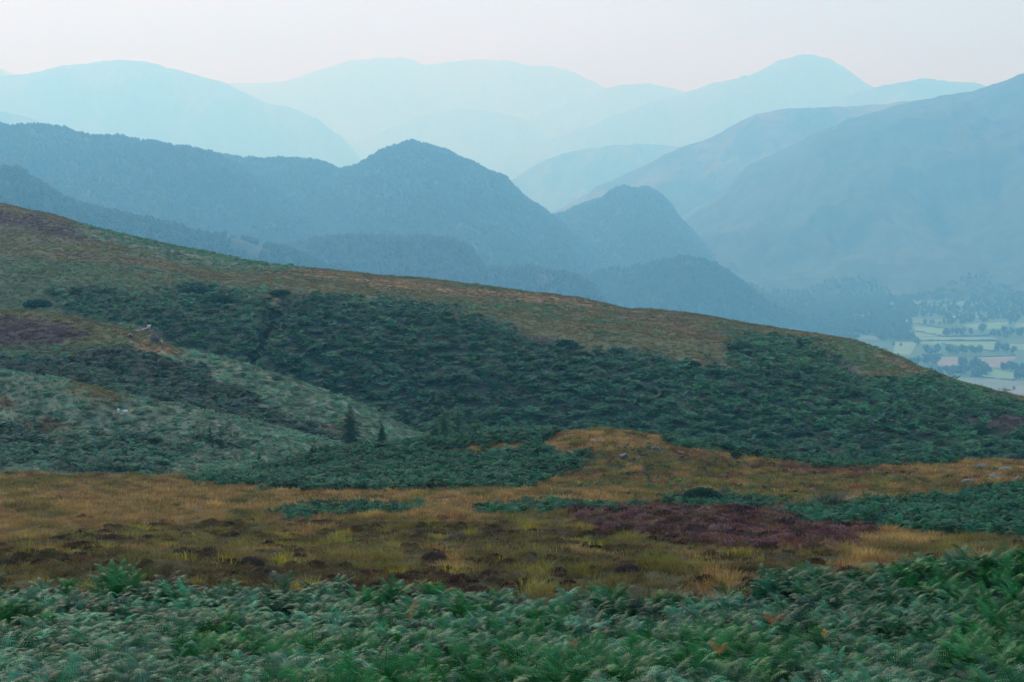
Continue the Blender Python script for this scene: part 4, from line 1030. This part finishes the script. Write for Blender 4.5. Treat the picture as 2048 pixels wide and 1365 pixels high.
# hillside bushes
for i, (x, y, s, lab) in enumerate([(395, 590, 3.6, 'large dark gorse bush at the top of the left bracken slope'), (440, 606, 3.0, 'dark bush just right of the largest one'), (75, 612, 2.6, 'flat dark bush at far left on the hillside'),
                                    (1385, 731, 1.6, 'lone dark bush at the edge of the grass on the hillside'), (560, 588, 2.0, 'dark bush at the head of the cleft'), (1130, 692, 2.2, 'dark bush under the edge of the pale grass')]):
    p = surf(*L_(4), x, y); V, Fc = lump(700, .9, .55, .07, 700 + i); me = mesh('bush', V, Fc); me.materials.append(M_b1)
    o = link('bush', me, None, None, p); o.scale = (s, s, s * .7); tag(o, lab, 'bush', 'dark bushes on the big hillside')

# dead fronds in the foreground bracken
def dead(px, py, D, seed, lab, s=1.0):
    r = random.Random(seed); V, Fc = [], []
    for k in range(3): frond(V, Fc, (0, 0, -.35), r.uniform(0, 6.28), .6, 1.1, 1.3, 13, .2, 6, r)
    me = mesh('dead_frond', V, Fc); me.materials.append(M_dead if seed % 2 else M_deady); o = link('dead_frond', me, None, None, at(px, py, D)); o.scale = (s * .42, s * .42, s * .42); tag(o, lab, 'frond', 'dead fronds in the bracken')
M_deady = leaf_mat('yellow_frond', (.42, .26, .03), rough=.6, spec=.3, trans=.3, inst=False)
dead(822, 1205, 27.5, 1, 'orange dead frond left of centre in the bracken'); dead(820, 1228, 26, 3, 'second orange frond just below the first', .6)
dead(1545, 1230, 26, 5, 'rusty dead frond right of centre'); dead(1650, 1262, 23.5, 4, 'bright yellow frond right of the rusty one', .7)
dead(452, 1210, 27.3, 2, 'small yellow frond in the left bracken', .6); dead(1440, 1290, 21.5, 7, 'brown dead fronds low in the bracken', .9)
dead(1150, 1282, 22.3, 9, 'small russet frond near the bottom centre', .6)

# wheel tracks across the upper spur
def track(line, lab):
    X, Y, Z, a, b = L_(3); V, Fc = [], []; pts = []
    for (x0, y0), (x1, y1) in zip(line[:-1], line[1:]):
        for q in range(8): pts.append((x0 + (x1 - x0) * q / 8, y0 + (y1 - y0) * q / 8))
    W_ = [surf(X, Y, Z, a, b, *q) for q in pts]
    for k, p in enumerate(W_):
        d = (W_[min(k + 1, len(W_) - 1)] - W_[max(k - 1, 0)]); d.z = 0
        if d.length < .01: d = Vector((1, 0, 0))
        d.normalize(); s = Vector((-d.y, d.x, 0)) * .35
        V += [tuple(p + s + Vector((0, 0, .09))), tuple(p - s + Vector((0, 0, .09)))]
    for k in range(len(W_) - 1): Fc.append((2 * k, 2 * k + 1, 2 * k + 3, 2 * k + 2))
    o = link('track', mesh('track', V, Fc), M_soil); tag(o, kind='structure')
M_soil = plain_mat('track_soil', (.035, .035, .028))
track([(20, 712), (90, 712), (150, 707), (200, 698), (235, 692)], ''); track([(-60, 708), (20, 706), (90, 705), (150, 700), (215, 690)], '')

# ------------------------------------------------------------------ haze: one closed box of air
bm = bmesh.new(); box(bm, -15000, 15000, -2500, 37500, ZB - 20, 1720)
me = bpy.data.meshes.new('haze'); bm.to_mesh(me); bm.free(); hz = link('haze', me); tag(hz, kind='stuff')
m = bpy.data.materials.new('haze_air'); m.use_nodes = True; t = m.node_tree; t.nodes.clear()
mo = t.nodes.new('ShaderNodeOutputMaterial'); pv = t.nodes.new('ShaderNodeVolumePrincipled')
pv.inputs['Density'].default_value = 2.3e-4
pv.inputs['Color'].default_value = (0.22, 0.635, 1.0, 1)
pv.inputs['Absorption Color'].default_value = (1, 1, 1, 1)
pv.inputs['Anisotropy'].default_value = 0.45
t.links.new(pv.outputs[0], mo.inputs['Volume']); me.materials.append(m)
tag(hz, 'blue summer haze filling the whole valley', 'haze')
